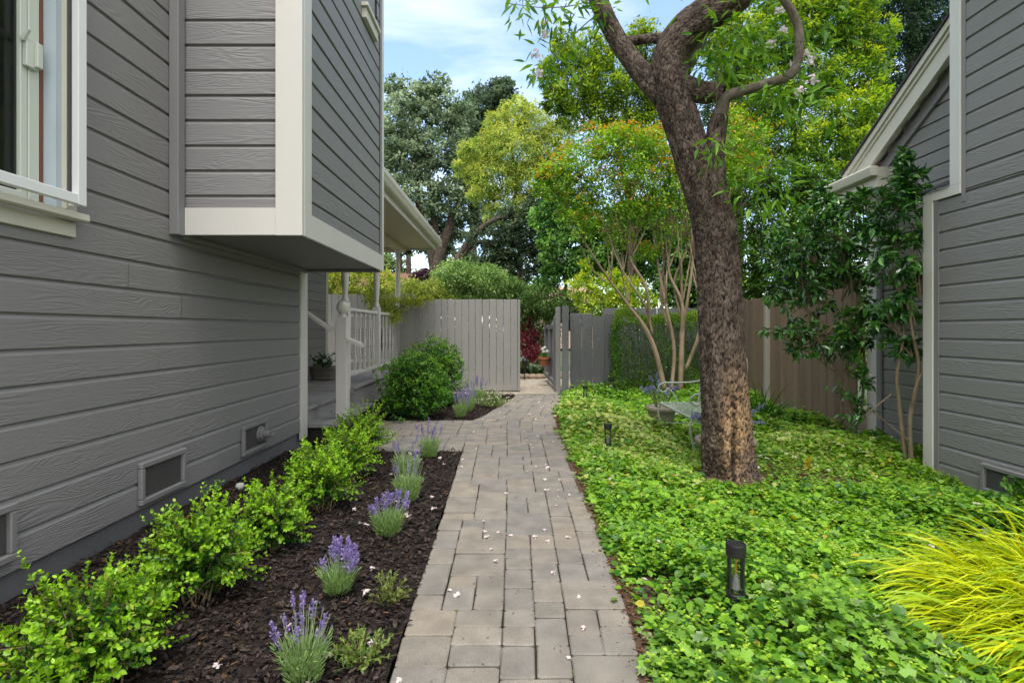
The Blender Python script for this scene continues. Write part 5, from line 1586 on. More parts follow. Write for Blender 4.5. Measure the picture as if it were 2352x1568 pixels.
plated([(1540, 245, 4.46, 44), (1492, 190, 4.5, 46), (1450, 138, 4.53, 42), (1410, 78, 4.57, 40), (1378, 12, 4.6, 40), (1362, -40, 4.65, 38), (1330, -160, 4.7, 32)], 96)
plated([(1470, 95, 4.6, 16), (1430, 96, 4.75, 17), (1480, 90, 4.6, 20), (1525, 88, 4.45, 22)], 56)
limb('limb', [(1560, 175, 4.5, 40), (1588, 125, 4.55, 38), (1606, 85, 4.6, 36), (1612, 40, 4.7, 32), (1640, -60, 4.9, 28)], M['limb'], 20)
plated([(1555, 190, 4.45, 48), (1600, 210, 4.4, 48), (1640, 214, 4.36, 42), (1662, 216, 4.33, 34)], 80)
plated([(1655, 470, 4.52, 30), (1648, 420, 4.47, 38), (1641, 350, 4.44, 40), (1646, 300, 4.42, 42), (1654, 262, 4.38, 36)], 70)
limb('limb', [(1648, 290, 4.41, 30), (1657, 250, 4.36, 31), (1672, 222, 4.3, 26), (1720, 205, 4.22, 21), (1770, 189, 4.15, 21), (1812, 174, 4.08, 22), (1831, 145, 4.04, 21), (1836, 100, 4.0, 20), (1832, 60, 3.98, 19), (1818, 25, 3.95, 19), (1798, -6, 3.92, 18), (1770, -60, 3.9, 18), (1800, -160, 3.9, 14)], M['limb'], 18)
def twig(pts, r):
    tw = MB(); a = np.array([at(*p_) for p_ in pts]); tw.tube(a, np.linspace(r, r * .4, len(a)), 5, step=.05)
    tw.build('twig', M['limb'], tree, smooth=True); return a
tips = []
for pts, r in (([(1655, 260, 4.35), (1645, 170, 4.3), (1672, 80, 4.25), (1690, 20, 4.2)], .006), ([(1632, 330, 4.4), (1636, 300, 4.3), (1650, 200, 4.2), (1668, 120, 4.2)], .005),
               ([(1690, 490, 4.5), (1740, 430, 4.4), (1790, 330, 4.3), (1800, 270, 4.2), (1870, 225, 4.1)], .007), ([(1690, 500, 4.5), (1710, 440, 4.4), (1720, 380, 4.3), (1745, 400, 4.2)], .006),
               ([(1695, 560, 4.5), (1715, 520, 4.4), (1700, 450, 4.3)], .006), ([(1600, 210, 4.4), (1640, 150, 4.3), (1700, 110, 4.2)], .005), ([(1385, -20, 4.6), (1330, 10, 4.5), (1250, 18, 4.4), (1165, 8, 4.3)], .006),
               ([(1400, 10, 4.6), (1340, 60, 4.6), (1290, 110, 4.6), (1245, 160, 4.55)], .006), ([(1420, 60, 4.55), (1350, 110, 4.5), (1300, 180, 4.5)], .005), ([(1690, 505, 4.5), (1760, 470, 4.4), (1700, 470, 4.3)], .004)):
    tips.append(twig(pts, r))
# hanging sprays of long narrow leaves
lf, fl = LB(), LB()
def spray(px, py, Y, n, r,  ll=.12, fall=.5, d0=None):
    n = int(n * 1.35); c = at(px, py, Y)
    P = c + rng.normal(0, r, (n, 3)) * [1, .7, .8]
    o = unit(P - c + rng.normal(0, .02, (n, 3)))
    d = o * .8 + rng.normal(0, .45, (n, 3)) + np.array([0, 0, -fall])
    if d0 is not None: d += np.array(d0)
    L_ = ll * rng.uniform(.6, 1.2, n)
    lf.leaf(P, d, L_, L_ * rng.uniform(.20, .30, n), mixcol((.05, .17, .02), (.24, .44, .05), rng.random(n)), 'l')
for a in ((1200, 10, 4.4, 26, .10), (1265, 15, 4.4, 26, .10), (1330, 12, 4.5, 24, .10), (1385, 30, 4.5, 18, .08), (1290, 60, 4.55, 16, .08), (1265, 120, 4.6, 18, .09), (1250, 165, 4.6, 16, .07), (1310, 110, 4.6, 14, .08), (1330, 150, 4.6, 10, .08),
          (1640, 120, 4.3, 40, .13), (1690, 70, 4.2, 50, .15), (1660, 170, 4.25, 36, .12), (1740, 60, 4.2, 46, .15), (1780, 110, 4.2, 26, .12), (1700, 150, 4.2, 26, .13), (1850, 40, 4.1, 30, .13), (1870, 110, 4.1, 22, .10), (1620, 150, 4.4, 22, .1),
          (1790, 225, 4.15, 30, .10), (1850, 225, 4.1, 30, .12), (1910, 235, 4.05, 14, .08), (1820, 205, 4.1, 16, .09),
          (1640, 330, 4.25, 16, .05), (1632, 360, 4.25, 10, .04), (1745, 405, 4.25, 34, .11), (1790, 430, 4.2, 20, .10), (1715, 360, 4.3, 14, .07), (1700, 450, 4.3, 14, .09), (1770, 460, 4.2, 8, .08)):
    spray(*a)
for (x_, y_, Y_) in ((1790, 25, 4.2), (1845, 128, 4.05), (1868, 180, 4.05), (1862, 140, 4.05), (1855, 182, 4.05), (1835, 210, 4.05), (1738, 98, 4.2), (1770, 100, 4.2), (1250, 50, 4.55), (1252, 82, 4.55), (1228, 125, 4.55), (1240, 168, 4.6), (1825, 150, 4.1), (1800, 70, 4.15)):
    fl = LB(); fl.add(*blossoms(15, at(x_, y_, Y_), .032, .032, (.82, .72, .76))); fl.build('flower_cluster', M['petal'], tree)
# the canopy above the picture
up_ = [(1.0, 4.8, 5.4, 1.3, 1.3, .7), (2.4, 4.4, 5.9, 1.5, 1.5, .8), (3.2, 4.0, 5.2, 1.0, 1.2, .6), (.2, 5.0, 5.0, .8, .9, .5), (1.9, 3.4, 5.7, 1.3, 1.0, .7), (3.0, 5.6, 5.8, 1.0, 1.1, .7)]
cb, cc, li = crown(up_, 9000, .12, .026, (.05, .15, .02), (.2, .36, .05), per=30, clump=.25, kind='l', shell=.3)
lf.add(np.concatenate(cb.V), cb.F, np.concatenate(cb.K))
lf.build('crown', M['leaf'], tree)

# ================================================================== trees and shrubs further off
def plant(name, label, cat, lobes, n, L, W, dark, light, tip=None, tipamt=.5, trunk=(), mat='far', bark='farbark', group=None, per=40, clump=.3, kind='d', shell=.4, droop=.25, twigs=0, base=None, spread=1.0, seg=9):
    lobes = [lobe(*l_) for l_ in lobes]
    t = thing(name, label, cat, base if base is not None else (float(np.mean([l_[0] for l_ in lobes])), float(np.mean([l_[1] for l_ in lobes])), 0), group)
    b, cc, li = crown(lobes, n, L, W, dark, light, tip, tipamt, per, clump, kind, droop, shell, spread=spread)
    b.build('crown', M[mat], t)
    m_ = MB()
    for pts in trunk:
        a = np.array([pv_(*p_) for p_ in pts]); m_.tube(a[:, :3], a[:, 3], seg, step=.12, rough=.07, freq=5)
    if twigs:
        lo = np.array(lobes)
        for i in rng.choice(len(cc), min(twigs, len(cc)), replace=False):
            c0 = lo[li[i], :3] - np.array([0, 0, lo[li[i], 5] * .8]); k_ = lo[li[i], 3:].mean()
            m_.tube([c0, (c0 + cc[i]) / 2 + rng.normal(0, .06 * k_, 3), cc[i]], [.035 * k_, .022 * k_, .01 * k_], 5)
    if m_.n: m_.build('trunk', M[bark], t, smooth=True)
    return t

G1, G2 = (.045, .080, .040), (.28, .35, .22)
plant('oak_tree', 'tall grey green oak with several dark limbs left of the sky gap', 'tree',
      [(925, 250, 55, 70, 25), (900, 330, 50, 60, 25), (985, 225, 55, 55, 25), (1035, 270, 55, 55, 25), (940, 360, 60, 60, 25), (1005, 340, 70, 60, 25), (1060, 370, 50, 60, 25), (960, 450, 75, 55, 25), (1040, 460, 60, 50, 25),
       (910, 480, 45, 60, 25), (890, 420, 40, 60, 25), (1000, 530, 70, 40, 26), (940, 555, 55, 35, 26), (1060, 530, 50, 35, 26), (1110, 500, 45, 40, 26), (1030, 590, 55, 30, 26.5), (1075, 430, 45, 50, 25), (905, 200, 25, 25, 25)],
      38000, .18, .11, G1, G2, trunk=[[(1005, 700, 25, 34), (1000, 640, 25, 32), (1010, 580, 25, 26), (1040, 500, 25, 20), (1075, 420, 25, 14), (1090, 370, 25, 8)],
                                     [(1000, 640, 25, 20), (985, 560, 25, 18), (965, 480, 25, 14), (955, 380, 25, 9), (950, 300, 25, 5)], [(1005, 620, 25, 18), (1000, 520, 25, 14), (985, 430, 25, 10), (990, 330, 25, 6)],
                                     [(1010, 660, 25, 20), (1050, 600, 25, 16), (1085, 540, 25, 12), (1150, 505, 25, 8)]], twigs=120, clump=.22, per=34, shell=.3)
plant('oak_tree', 'dark oak crown rising behind the yellow green tree', 'tree',
      [(1105, 245, 40, 45, 29), (1150, 225, 35, 40, 29), (1085, 290, 40, 40, 29), (1165, 200, 18, 25, 29), (1110, 340, 50, 50, 29)], 15300, .19, .11, (.03, .055, .03), (.105, .15, .085), twigs=50,
      trunk=[[(1075, 720, 29, 26), (1085, 560, 29, 22), (1100, 420, 29, 16), (1120, 280, 29, 8)]], clump=.24)
plant('spreading_oak', 'dark lacy oak branches with sky gaps low behind the gate', 'tree',
      [(1180, 560, 50, 35, 16), (1215, 600, 40, 35, 16), (1150, 600, 40, 30, 16), (1130, 545, 60, 30, 16), (1190, 510, 55, 35, 16), (1245, 480, 50, 40, 16), (1225, 550, 50, 40, 16), (1265, 600, 35, 35, 16), (1120, 590, 50, 30, 16), (1270, 530, 35, 40, 16), (1240, 640, 25, 40, 16)], 17000, .10, .06, (.022, .04, .022), (.085, .125, .065),
      trunk=[[(1015, 690, 16, 24), (1045, 610, 16, 20), (1085, 545, 16, 15), (1150, 500, 16, 11), (1240, 505, 16, 6)], [(1045, 610, 16, 14), (1090, 560, 16, 12), (1160, 560, 16, 8), (1230, 590, 16, 4)]], twigs=110, clump=.22, per=26, shell=.2)
plant('conifer_shrub', 'dark dense evergreen rounded mass above the fence between shrubs', 'tree', [(1165, 625, 48, 48, 19), (1145, 650, 45, 40, 19), (1195, 655, 35, 35, 19), (1100, 625, 35, 35, 19.5)], 15300, .10, .045, (.018, .038, .018), (.07, .10, .04), clump=.3, kind='d',
      trunk=[[(1160, 750, 19, 14), (1160, 640, 19, 8)]])
plant('willow_tree', 'pale yellow green willowy tree in the centre of the picture', 'tree',
      [(1185, 262, 42, 36, 17), (1150, 300, 45, 40, 17), (1225, 285, 45, 42, 17), (1108, 340, 48, 38, 17), (1180, 345, 75, 60, 17), (1262, 335, 45, 50, 17), (1078, 352, 26, 24, 17), (1140, 410, 60, 45, 17), (1220, 415, 60, 50, 17), (1110, 445, 38, 26, 17), (1180, 470, 58, 24, 17), (1092, 400, 26, 26, 17),
       (1190, 236, 22, 16, 17), (1064, 345, 12, 12, 17), (1215, 245, 20, 18, 17), (1130, 275, 20, 18, 17), (1275, 385, 35, 40, 17), (1128, 490, 24, 18, 17), (1240, 470, 35, 28, 17), (1285, 430, 35, 40, 17), (1290, 310, 35, 40, 17), (1170, 505, 40, 18, 17), (1060, 385, 20, 22, 17)],
      46000, .12, .030, (.11, .19, .04), (.40, .47, .11), tip=(.55, .50, .12), tipamt=.5, kind='l', trunk=[[(1195, 760, 17, 16), (1195, 620, 17, 14), (1190, 500, 17, 11), (1180, 400, 17, 7), (1175, 320, 17, 4)], [(1193, 560, 17, 8), (1130, 450, 17, 5), (1110, 370, 17, 3)]], clump=.22, per=26, shell=.45, droop=.55, twigs=40)
plant('evergreen_tree', 'leafy evergreen with yellow tips left of the leaning trunk', 'tree',
      [(1250, 175, 28, 30, 13.5), (1290, 140, 40, 45, 13.5), (1320, 215, 65, 55, 13.5), (1385, 190, 60, 70, 13.5), (1440, 215, 60, 60, 13.5), (1340, 270, 60, 40, 13.5), (1430, 290, 60, 45, 13.5), (1490, 300, 55, 60, 13.5), (1290, 230, 40, 35, 13.5), (1350, 130, 45, 50, 13.5), (1290, 90, 25, 28, 13.5), (1260, 230, 22, 22, 13.5), (1500, 210, 50, 60, 13.5), (1480, 110, 50, 60, 13.5), (1400, 110, 40, 40, 13.5)],
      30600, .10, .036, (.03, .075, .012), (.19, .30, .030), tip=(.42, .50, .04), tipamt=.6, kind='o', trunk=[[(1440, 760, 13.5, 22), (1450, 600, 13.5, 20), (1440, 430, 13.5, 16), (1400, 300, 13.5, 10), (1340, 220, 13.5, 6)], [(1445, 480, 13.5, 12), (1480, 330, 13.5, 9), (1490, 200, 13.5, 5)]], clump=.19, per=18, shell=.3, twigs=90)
plant('evergreen_tree', 'tall sunlit evergreen with bright yellow green tips right of the trunk', 'tree',
      [(1700, 120, 75, 80, 12.5), (1800, 80, 80, 80, 12.5), (1900, 60, 80, 70, 12.5), (1990, 90, 65, 60, 12.5), (1960, 170, 80, 60, 12.5), (1860, 190, 80, 70, 12.5), (1760, 230, 75, 60, 12.5), (1950, 270, 80, 55, 12.0), (2010, 230, 40, 50, 12), (1900, 340, 80, 60, 12), (2030, 320, 45, 45, 11.5), (1810, 320, 80, 60, 12.5), (1700, 320, 60, 70, 12.5), (1830, -20, 110, 60, 12.5), (1960, 0, 80, 50, 12.5), (1640, 60, 50, 60, 12.8), (1975, 345, 50, 50, 11.5), (1960, 400, 45, 50, 11.5)],
      72000, .095, .034, (.022, .068, .010), (.18, .31, .028), tip=(.52, .60, .05), tipamt=.6, kind='o', trunk=[[(1840, 780, 12.5, 30), (1835, 600, 12.5, 26), (1830, 420, 12.5, 20), (1820, 260, 12.5, 12), (1810, 120, 12.5, 6)], [(1833, 500, 12.5, 16), (1890, 360, 12.3, 10), (1950, 250, 12.2, 5)]], clump=.16, per=16, shell=.35, twigs=110)
plant('evergreen_tree', 'deep green leafy mass filling the space above the brown fence', 'tree',
      [(1720, 430, 70, 60, 11.2), (1800, 420, 80, 60, 11.2), (1880, 440, 80, 60, 11.2), (1760, 520, 80, 60, 11), (1860, 530, 90, 60, 11), (1720, 600, 60, 60, 11), (1800, 620, 80, 60, 11), (1890, 620, 80, 60, 10.8), (1720, 660, 60, 40, 11), (1950, 520, 60, 70, 10.6), (1950, 440, 50, 50, 10.8), (1960, 640, 60, 60, 10.6), (1760, 720, 60, 60, 11.6), (1850, 730, 70, 70, 11.4), (1940, 740, 70, 70, 11.2), (1800, 820, 80, 50, 11.6), (1920, 830, 80, 60, 11.3)],
      50400, .085, .036, (.013, .042, .010), (.085, .17, .024), tip=(.20, .36, .03), tipamt=.3, kind='o', trunk=[[(1745, 800, 11.4, 20), (1740, 650, 11.4, 18), (1725, 520, 11.4, 12)], [(1850, 800, 11.2, 18), (1850, 600, 11.2, 12), (1860, 450, 11.2, 7)]], clump=.18, per=16, shell=.3, twigs=130)
plant('redwood_tree', 'very dark redwood towering behind the steep gable', 'tree',
      [(2060, 60, 80, 70, 21), (2130, 40, 80, 70, 21), (2170, 110, 60, 60, 21), (2090, 160, 80, 60, 21), (2040, 230, 60, 60, 21), (2120, 230, 60, 50, 21), (2040, -40, 110, 60, 21), (2160, -40, 80, 60, 21), (1990, 330, 70, 60, 21)], 27000, .20, .06, (.007, .018, .010), (.035, .075, .03), trunk=[[(2100, 760, 21, 50), (2100, 400, 21, 40), (2095, 100, 21, 24), (2095, -150, 21, 10)]], clump=.3, per=40, droop=.5)
plant('redwood_tree', 'dark conifer showing between the trunk and the sunlit evergreen', 'tree',
      [(1690, 160, 55, 60, 19), (1650, 250, 50, 60, 19), (1720, 260, 70, 60, 19), (1640, 360, 60, 60, 19), (1700, 380, 60, 60, 19)], 13500, .17, .055, (.008, .022, .010), (.045, .09, .03), trunk=[[(1690, 760, 19, 40), (1690, 400, 19, 28), (1690, 120, 19, 8)]], clump=.3, droop=.5)
plant('leafy_tree', 'mid green large leaved tree behind the multi stemmed myrtle', 'tree',
      [(1245, 500, 30, 40, 14), (1280, 470, 35, 35, 14), (1350, 600, 50, 50, 14.2), (1420, 610, 50, 50, 14.3), (1270, 560, 40, 45, 14), (1330, 520, 55, 50, 14), (1300, 610, 45, 35, 14), (1380, 560, 50, 60, 14), (1440, 520, 55, 60, 14), (1260, 640, 30, 30, 14.2), (1500, 500, 60, 60, 14), (1560, 560, 60, 70, 14), (1480, 600, 60, 50, 14.2), (1590, 650, 60, 60, 14), (1640, 560, 60, 70, 14), (1660, 660, 50, 60, 14), (1540, 660, 50, 50, 14)],
      40000, .12, .058, (.030, .095, .022), (.19, .34, .085), kind='o', trunk=[[(1600, 760, 14, 26), (1590, 600, 14, 22), (1570, 420, 14, 14)], [(1310, 760, 14.3, 9), (1300, 620, 14.3, 7), (1330, 500, 14.3, 4)]], clump=.26, per=16, shell=.25, twigs=80)
plant('far_treeline_tree', 'pale hazy tree in the gap low on the far left', 'tree', [(820, 640, 50, 40, 34), (880, 620, 50, 40, 34), (760, 630, 50, 40, 34), (940, 650, 40, 30, 34)], 9000, .24, .15, (.05, .09, .035), (.20, .27, .10), trunk=[[(870, 740, 34, 12), (872, 560, 34, 10)], [(940, 740, 33, 14), (938, 560, 33, 11)], [(915, 740, 33, 11), (920, 560, 33, 9)]], clump=.3)

# shrubs along the far side of the fence
SH = 'shrubs growing beyond the fence'
plant('bushy_shrub', 'yellow green bush behind the porch railing', 'shrub', [(770, 660, 45, 50, 13.6), (830, 650, 45, 50, 13.6), (885, 665, 40, 45, 13.6), (800, 700, 60, 40, 13.6), (720, 650, 50, 60, 13.6)], 14400, .085, .034, (.07, .13, .02), (.34, .40, .07), tip=(.5, .42, .06), tipamt=.35, kind='o', clump=.28, per=20, group=SH)
plant('bushy_shrub', 'loose pale shrub behind the last porch post', 'shrub', [(935, 675, 40, 35, 13.2), (985, 670, 40, 32, 13.2), (1010, 690, 40, 25, 13.2)], 7560, .075, .026, (.09, .15, .03), (.36, .40, .10), kind='l', clump=.3, per=18, group=SH)
plant('bushy_shrub', 'drooping mid green bush above the pale fence panel', 'shrub', [(1050, 640, 55, 45, 13.6), (1110, 650, 55, 45, 13.6), (1030, 690, 40, 30, 13.6), (1090, 695, 60, 30, 13.6)], 15300, .095, .030, (.06, .13, .035), (.26, .36, .12), kind='l', clump=.28, per=20, droop=.5, group=SH)
plant('bushy_shrub', 'darker drooping bush above the gate opening', 'shrub', [(1160, 670, 45, 38, 14), (1210, 680, 45, 40, 14), (1260, 690, 45, 45, 14.2), (1190, 720, 50, 40, 14.4), (1245, 755, 45, 55, 14.6), (1300, 700, 40, 40, 14)], 17100, .09, .030, (.035, .085, .022), (.15, .24, .07), kind='l', clump=.28, per=20, droop=.6, group=SH)
plant('bushy_shrub', 'bright yellow green citrus bush above the dark gate boards', 'shrub', [(1335, 660, 30, 35, 12.9), (1390, 665, 40, 40, 12.9), (1445, 670, 40, 38, 12.9), (1370, 705, 50, 30, 12.9), (1430, 708, 50, 28, 12.9), (1345, 622, 14, 26, 12.9), (1490, 690, 26, 26, 12.9), (1410, 632, 14, 20, 12.9)], 7500, .088, .036, (.10, .22, .025), (.40, .48, .05), tip=(.52, .52, .06), tipamt=.4, kind='o', clump=.24, per=16, spread=1.2, shell=.3, group=SH)
plant('bushy_shrub', 'dark shrub glimpsed through the gaps of the pale fence', 'shrub', [(940, 760, 45, 50, 13.0), (1000, 770, 50, 50, 13.0), (1070, 770, 50, 55, 13.0), (1140, 780, 50, 55, 13.0), (1000, 850, 70, 40, 13.0), (1110, 850, 70, 40, 13.0)], 4500, .11, .05, (.02, .05, .015), (.10, .17, .05), kind='o', clump=.3, per=18, group=SH)
plant('smoke_bush', 'dark purple leaved bush beside the red roof', 'shrub', [(955, 655, 20, 25, 20), (975, 640, 14, 22, 20)], 2700, .12, .06, (.035, .018, .028), (.11, .05, .07), kind='o', clump=.3, group=SH)
plant('green_maple', 'lacy pale green maple overhanging the porch corner of the fence', 'tree', [(870, 690, 40, 28, 10.9), (895, 720, 35, 25, 10.9), (940, 690, 45, 14, 10.9), (980, 683, 30, 8, 10.9), (880, 735, 22, 16, 10.9)], 4680, .055, .02, (.14, .22, .03), (.44, .46, .10), kind='l', clump=.3, per=14, shell=.1, trunk=[[(880, 850, 10.9, 5), (878, 760, 10.9, 4), (890, 710, 10.9, 3)], [(880, 735, 10.9, 3), (930, 700, 10.9, 2), (990, 683, 10.9, 1.5)]])
plant('red_maple', 'small red leaved maple in the gate opening', 'tree', [(1215, 720, 18, 22, 14.2), (1205, 770, 25, 30, 14.2), (1218, 800, 26, 22, 14.2), (1232, 770, 12, 10, 14.2), (1235, 702, 14, 8, 14.2), (1225, 820, 18, 12, 14.2)], 5760, .07, .026, (.10, .022, .028), (.36, .10, .12), kind='l', clump=.3, per=16, shell=.2, trunk=[[(1205, 885, 14.3, 4), (1208, 800, 14.3, 3), (1215, 730, 14.3, 2)]])
plant('low_shrub', 'low green plants on the bank behind the gravel', 'shrub', [(1215, 845, 30, 16, 14.6), (1255, 850, 25, 14, 14.8), (1190, 850, 25, 16, 14.8), (1235, 815, 30, 20, 15.2)], 4680, .07, .03, (.03, .08, .02), (.17, .25, .06), kind='o', clump=.3)
est = plain('edging_stone', (.32, .24, .17), .9, bump=.5)
for q in range(7):
    xx, yy = .2 + q * .17, 14.1 + .05 * math.sin(q * 2.)
    m_ = MB(); m_.lathe([(.09, -.02), (.14, .03), (.12, .09), (.05, .12)], xx, yy, .03, 8)
    tag(m_.build('edging_stone', est, origin=(xx, yy, 0), smooth=True), 'low tan edging stone in a row behind the gravel', 'stone', 'edging stones behind the gravel')

# a far wood that closes the view
lob = []
for q in range(46):
    a_ = -1.25 + 2.5 * q / 45; d_ = 46 + 6 * math.sin(q * 2.3)
    lob.append((d_ * math.sin(a_), d_ * math.cos(a_), 2.2 + 1.0 * math.sin(q * 1.7), 3.4, 2.5, 2.6 + .7 * math.sin(q * 3.1)))
b, cc, li = crown(lob, 30000, .45, .26, (.04, .07, .03), (.16, .21, .09), clump=.3)
setting(b.build('far_wood', M['far']), 'stuff')

# ================================================================== the crape myrtle with many tan stems
stems = [[(1528, 900, 10.3, 21), (1512, 810, 10.3, 19), (1492, 752, 10.3, 17), (1440, 700, 10.3, 12), (1392, 648, 10.2, 10), (1345, 565, 10.1, 7), (1300, 480, 10, 4), (1280, 430, 10, 2.5)],
         [(1492, 752, 10.3, 13), (1472, 660, 10.2, 11), (1452, 590, 10.2, 8), (1440, 500, 10.1, 6), (1400, 400, 10.1, 3)],
         [(1500, 770, 10.3, 9), (1482, 700, 10.3, 8), (1430, 625, 10.2, 7), (1400, 540, 10.1, 5), (1370, 440, 10, 3)],
         [(1542, 900, 10.4, 15), (1546, 800, 10.4, 14), (1532, 700, 10.4, 12), (1508, 610, 10.4, 9), (1490, 510, 10.4, 6), (1470, 400, 10.4, 3)],
         [(1538, 760, 10.4, 10), (1520, 680, 10.5, 9), (1518, 580, 10.5, 7), (1530, 470, 10.5, 4)],
         [(1562, 900, 10.3, 21), (1560, 800, 10.3, 19), (1566, 700, 10.3, 14), (1550, 620, 10.3, 11), (1548, 520, 10.3, 8), (1540, 420, 10.3, 4)],
         [(1562, 780, 10.3, 12), (1580, 690, 10.2, 11), (1590, 600, 10.2, 9), (1592, 500, 10.1, 6), (1610, 400, 10.1, 3)],
         [(1575, 850, 10.3, 15), (1598, 780, 10.25, 14), (1612, 720, 10.2, 11), (1625, 630, 10.2, 8), (1640, 520, 10.2, 4)],
         [(1568, 740, 10.35, 9), (1556, 650, 10.4, 8), (1575, 560, 10.4, 7), (1570, 440, 10.4, 4)],
         [(1452, 590, 10.2, 6), (1480, 520, 10.2, 5), (1500, 430, 10.2, 3)], [(1392, 648, 10.2, 6), (1360, 610, 10.2, 5), (1320, 530, 10.3, 3)], [(1590, 600, 10.2, 6), (1660, 480, 10.4, 4), (1700, 380, 10.5, 2.5)]]
for q in stems:
    for i in range(len(q)):
        f = i / (len(q) - 1)
        q[i] = (q[i][0] + (rng.normal(0, 5) if 0 < i else 0), q[i][1], q[i][2] + rng.normal(0, .05), q[i][3] * (.60 - .03 * f))
for _ in range(60):
    q = stems[int(rng.integers(0, 9))]; i = int(rng.integers(2, len(q) - 1)); p = q[i]
    dx = rng.normal(0, 34)
    stems.append([(p[0], p[1], p[2], p[3] * .6), (p[0] + dx * .4, p[1] - 60, p[2] + rng.normal(0, .1), p[3] * .45), (p[0] + dx * .8, p[1] - 120, p[2] + rng.normal(0, .2), p[3] * .3), (p[0] + dx * 1.3, p[1] - 200, p[2] + rng.normal(0, .25), p[3] * .16)])
cm = plant('crape_myrtle', 'multi stemmed crape myrtle with smooth tan stems and orange new growth', 'tree',
      [(1245, 425, 28, 28, 9.8), (1300, 500, 30, 25, 9.9), (1350, 520, 35, 30, 10), (1480, 480, 50, 40, 10.2), (1420, 540, 40, 30, 10.3), (1540, 530, 40, 40, 10.4), (1480, 580, 40, 25, 10.5), (1500, 340, 45, 50, 10.2), (1540, 370, 35, 50, 10.3), (1280, 420, 45, 40, 9.9), (1330, 370, 55, 50, 9.9), (1390, 330, 60, 45, 9.9), (1360, 430, 60, 50, 10), (1440, 400, 60, 55, 10), (1470, 340, 50, 50, 10), (1320, 470, 45, 40, 10), (1420, 480, 55, 40, 10.1), (1510, 420, 50, 60, 10.2), (1270, 385, 30, 25, 9.8), (1420, 300, 40, 22, 9.9), (1250, 400, 22, 22, 9.8),
       (1560, 440, 45, 60, 10.3), (1680, 320, 40, 50, 10.3), (1720, 360, 40, 50, 10.4), (1690, 400, 50, 50, 10.4), (1740, 300, 25, 35, 10.4), (1670, 270, 25, 30, 10.3)],
      32000, .058, .034, (.05, .15, .02), (.24, .38, .035), tip=(.62, .24, .03), tipamt=.5, trunk=stems, mat='leaf', bark='crape', kind='o', clump=.3, per=14, shell=.25, twigs=110, base=(3.1, 10.3, 0), seg=10)

# ================================================================== light, sky, camera
sun_dir = Vector((-.02, -.36, .93)).normalized()
sl = bpy.data.lights.new('sun', 'SUN'); sl.energy = 1.5; sl.angle = R(24); sl.color = (1.0, .96, .90)
so = bpy.data.objects.new('sun', sl); C.objects.link(so); so.rotation_euler = sun_dir.to_track_quat('Z', 'Y').to_euler(); so.location = (0, 0, 20)
w = bpy.data.worlds.new('World'); scene.world = w; w.use_nodes = True
N, L = w.node_tree.nodes, w.node_tree.links
bg = N['Background']
sky = N.new('ShaderNodeTexSky'); sky.sky_type = 'NISHITA'; sky.sun_disc = False
sky.sun_elevation = math.asin(sun_dir.z); sky.sun_rotation = math.atan2(sun_dir.x, sun_dir.y)
sky.air_density = 1.0; sky.dust_density = .6; sky.ozone_density = 1.5
tc = N.new('ShaderNodeTexCoord')
sx = N.new('ShaderNodeSeparateXYZ'); L.new(tc.outputs['Generated'], sx.inputs[0])
ad = N.new('ShaderNodeMath'); ad.operation = 'ADD'; ad.inputs[1].default_value = .18; L.new(sx.outputs['Z'], ad.inputs[0])
mxm = N.new('ShaderNodeMath'); mxm.operation = 'MAXIMUM'; mxm.inputs[1].default_value = .05; L.new(ad.outputs[0], mxm.inputs[0])
cv = N.new('ShaderNodeCombineXYZ')
for ax in ('X', 'Y'):
    dv = N.new('ShaderNodeMath'); dv.operation = 'DIVIDE'; L.new(sx.outputs[ax], dv.inputs[0]); L.new(mxm.outputs[0], dv.inputs[1]); L.new(dv.outputs[0], cv.inputs[ax])
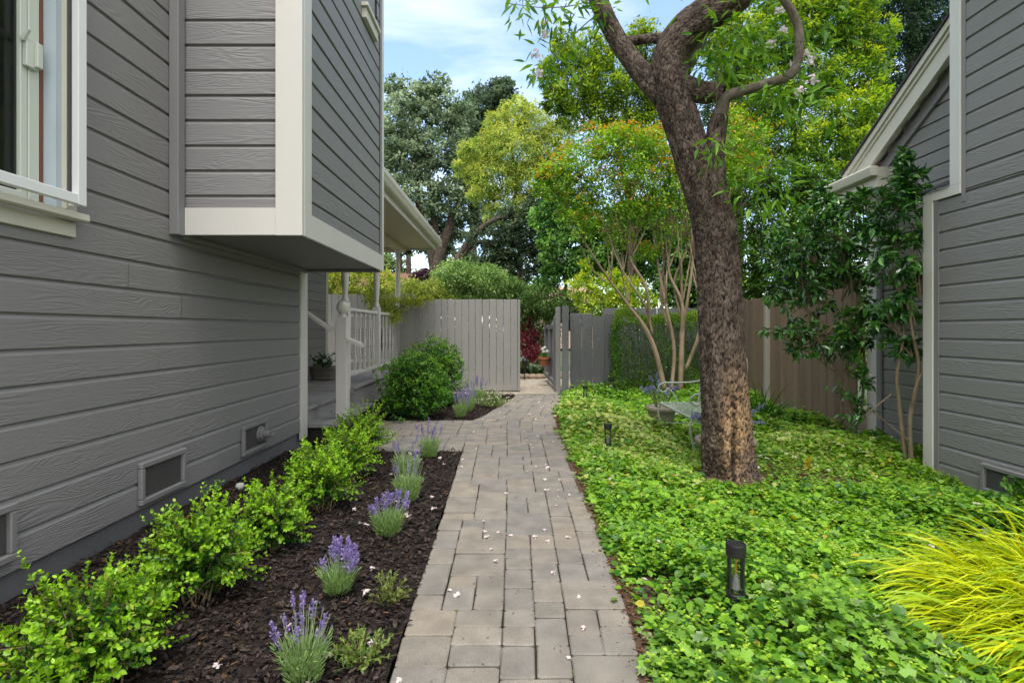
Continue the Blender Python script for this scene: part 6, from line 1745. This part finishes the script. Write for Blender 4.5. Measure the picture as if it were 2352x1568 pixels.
mp_ = N.new('ShaderNodeMapping'); mp_.inputs['Scale'].default_value = (1.1, 1.9, 1); mp_.inputs['Location'].default_value = (5.1, 2.2, 0); L.new(cv.outputs[0], mp_.inputs['Vector'])
nz = N.new('ShaderNodeTexNoise'); nz.inputs['Scale'].default_value = 1.5; nz.inputs['Detail'].default_value = 7; nz.inputs['Roughness'].default_value = .55; nz.inputs['Distortion'].default_value = .35
L.new(mp_.outputs[0], nz.inputs['Vector'])
mr = N.new('ShaderNodeMapRange'); mr.inputs[1].default_value = .47; mr.inputs[2].default_value = .72; mr.inputs[3].default_value = .02; mr.inputs[4].default_value = .34
L.new(nz.outputs['Fac'], mr.inputs[0])
# unseen bright cloud, added behind and beside the viewer as neutral fill light
rear_fill = N.new('ShaderNodeMapRange'); rear_fill.inputs[1].default_value = .72; rear_fill.inputs[2].default_value = .0; rear_fill.inputs[3].default_value = 0; rear_fill.inputs[4].default_value = .75
L.new(sx.outputs['Y'], rear_fill.inputs[0])
cl_ = N.new('ShaderNodeMath'); cl_.operation = 'MAXIMUM'; L.new(mr.outputs[0], cl_.inputs[0]); L.new(rear_fill.outputs[0], cl_.inputs[1])
mx = N.new('ShaderNodeMix'); mx.data_type = 'RGBA'; L.new(cl_.outputs[0], mx.inputs[0]); L.new(sky.outputs[0], mx.inputs[6]); mx.inputs[7].default_value = (6.6, 6.3, 5.9, 1)
L.new(mx.outputs[2], bg.inputs['Color']); bg.inputs['Strength'].default_value = .15

cam = bpy.data.cameras.new('camera'); cam.lens = 19.0; cam.sensor_width = 36; cam.sensor_fit = 'HORIZONTAL'
cam.shift_y = -27.4 / 2352; cam.clip_start = .05; cam.clip_end = 1500
co = bpy.data.objects.new('camera', cam); C.objects.link(co); co.location = (0, 0, EYE); co.rotation_euler = (R(90), 0, 0)
scene.camera = co
scene.render.engine = 'CYCLES'
scene.cycles.max_bounces = 6; scene.cycles.diffuse_bounces = 3; scene.cycles.transparent_max_bounces = 8
scene.cycles.use_denoising = True
scene.view_settings.view_transform = 'Standard'; scene.view_settings.look = 'None'
scene.view_settings.exposure = 1.35; scene.view_settings.gamma = 1
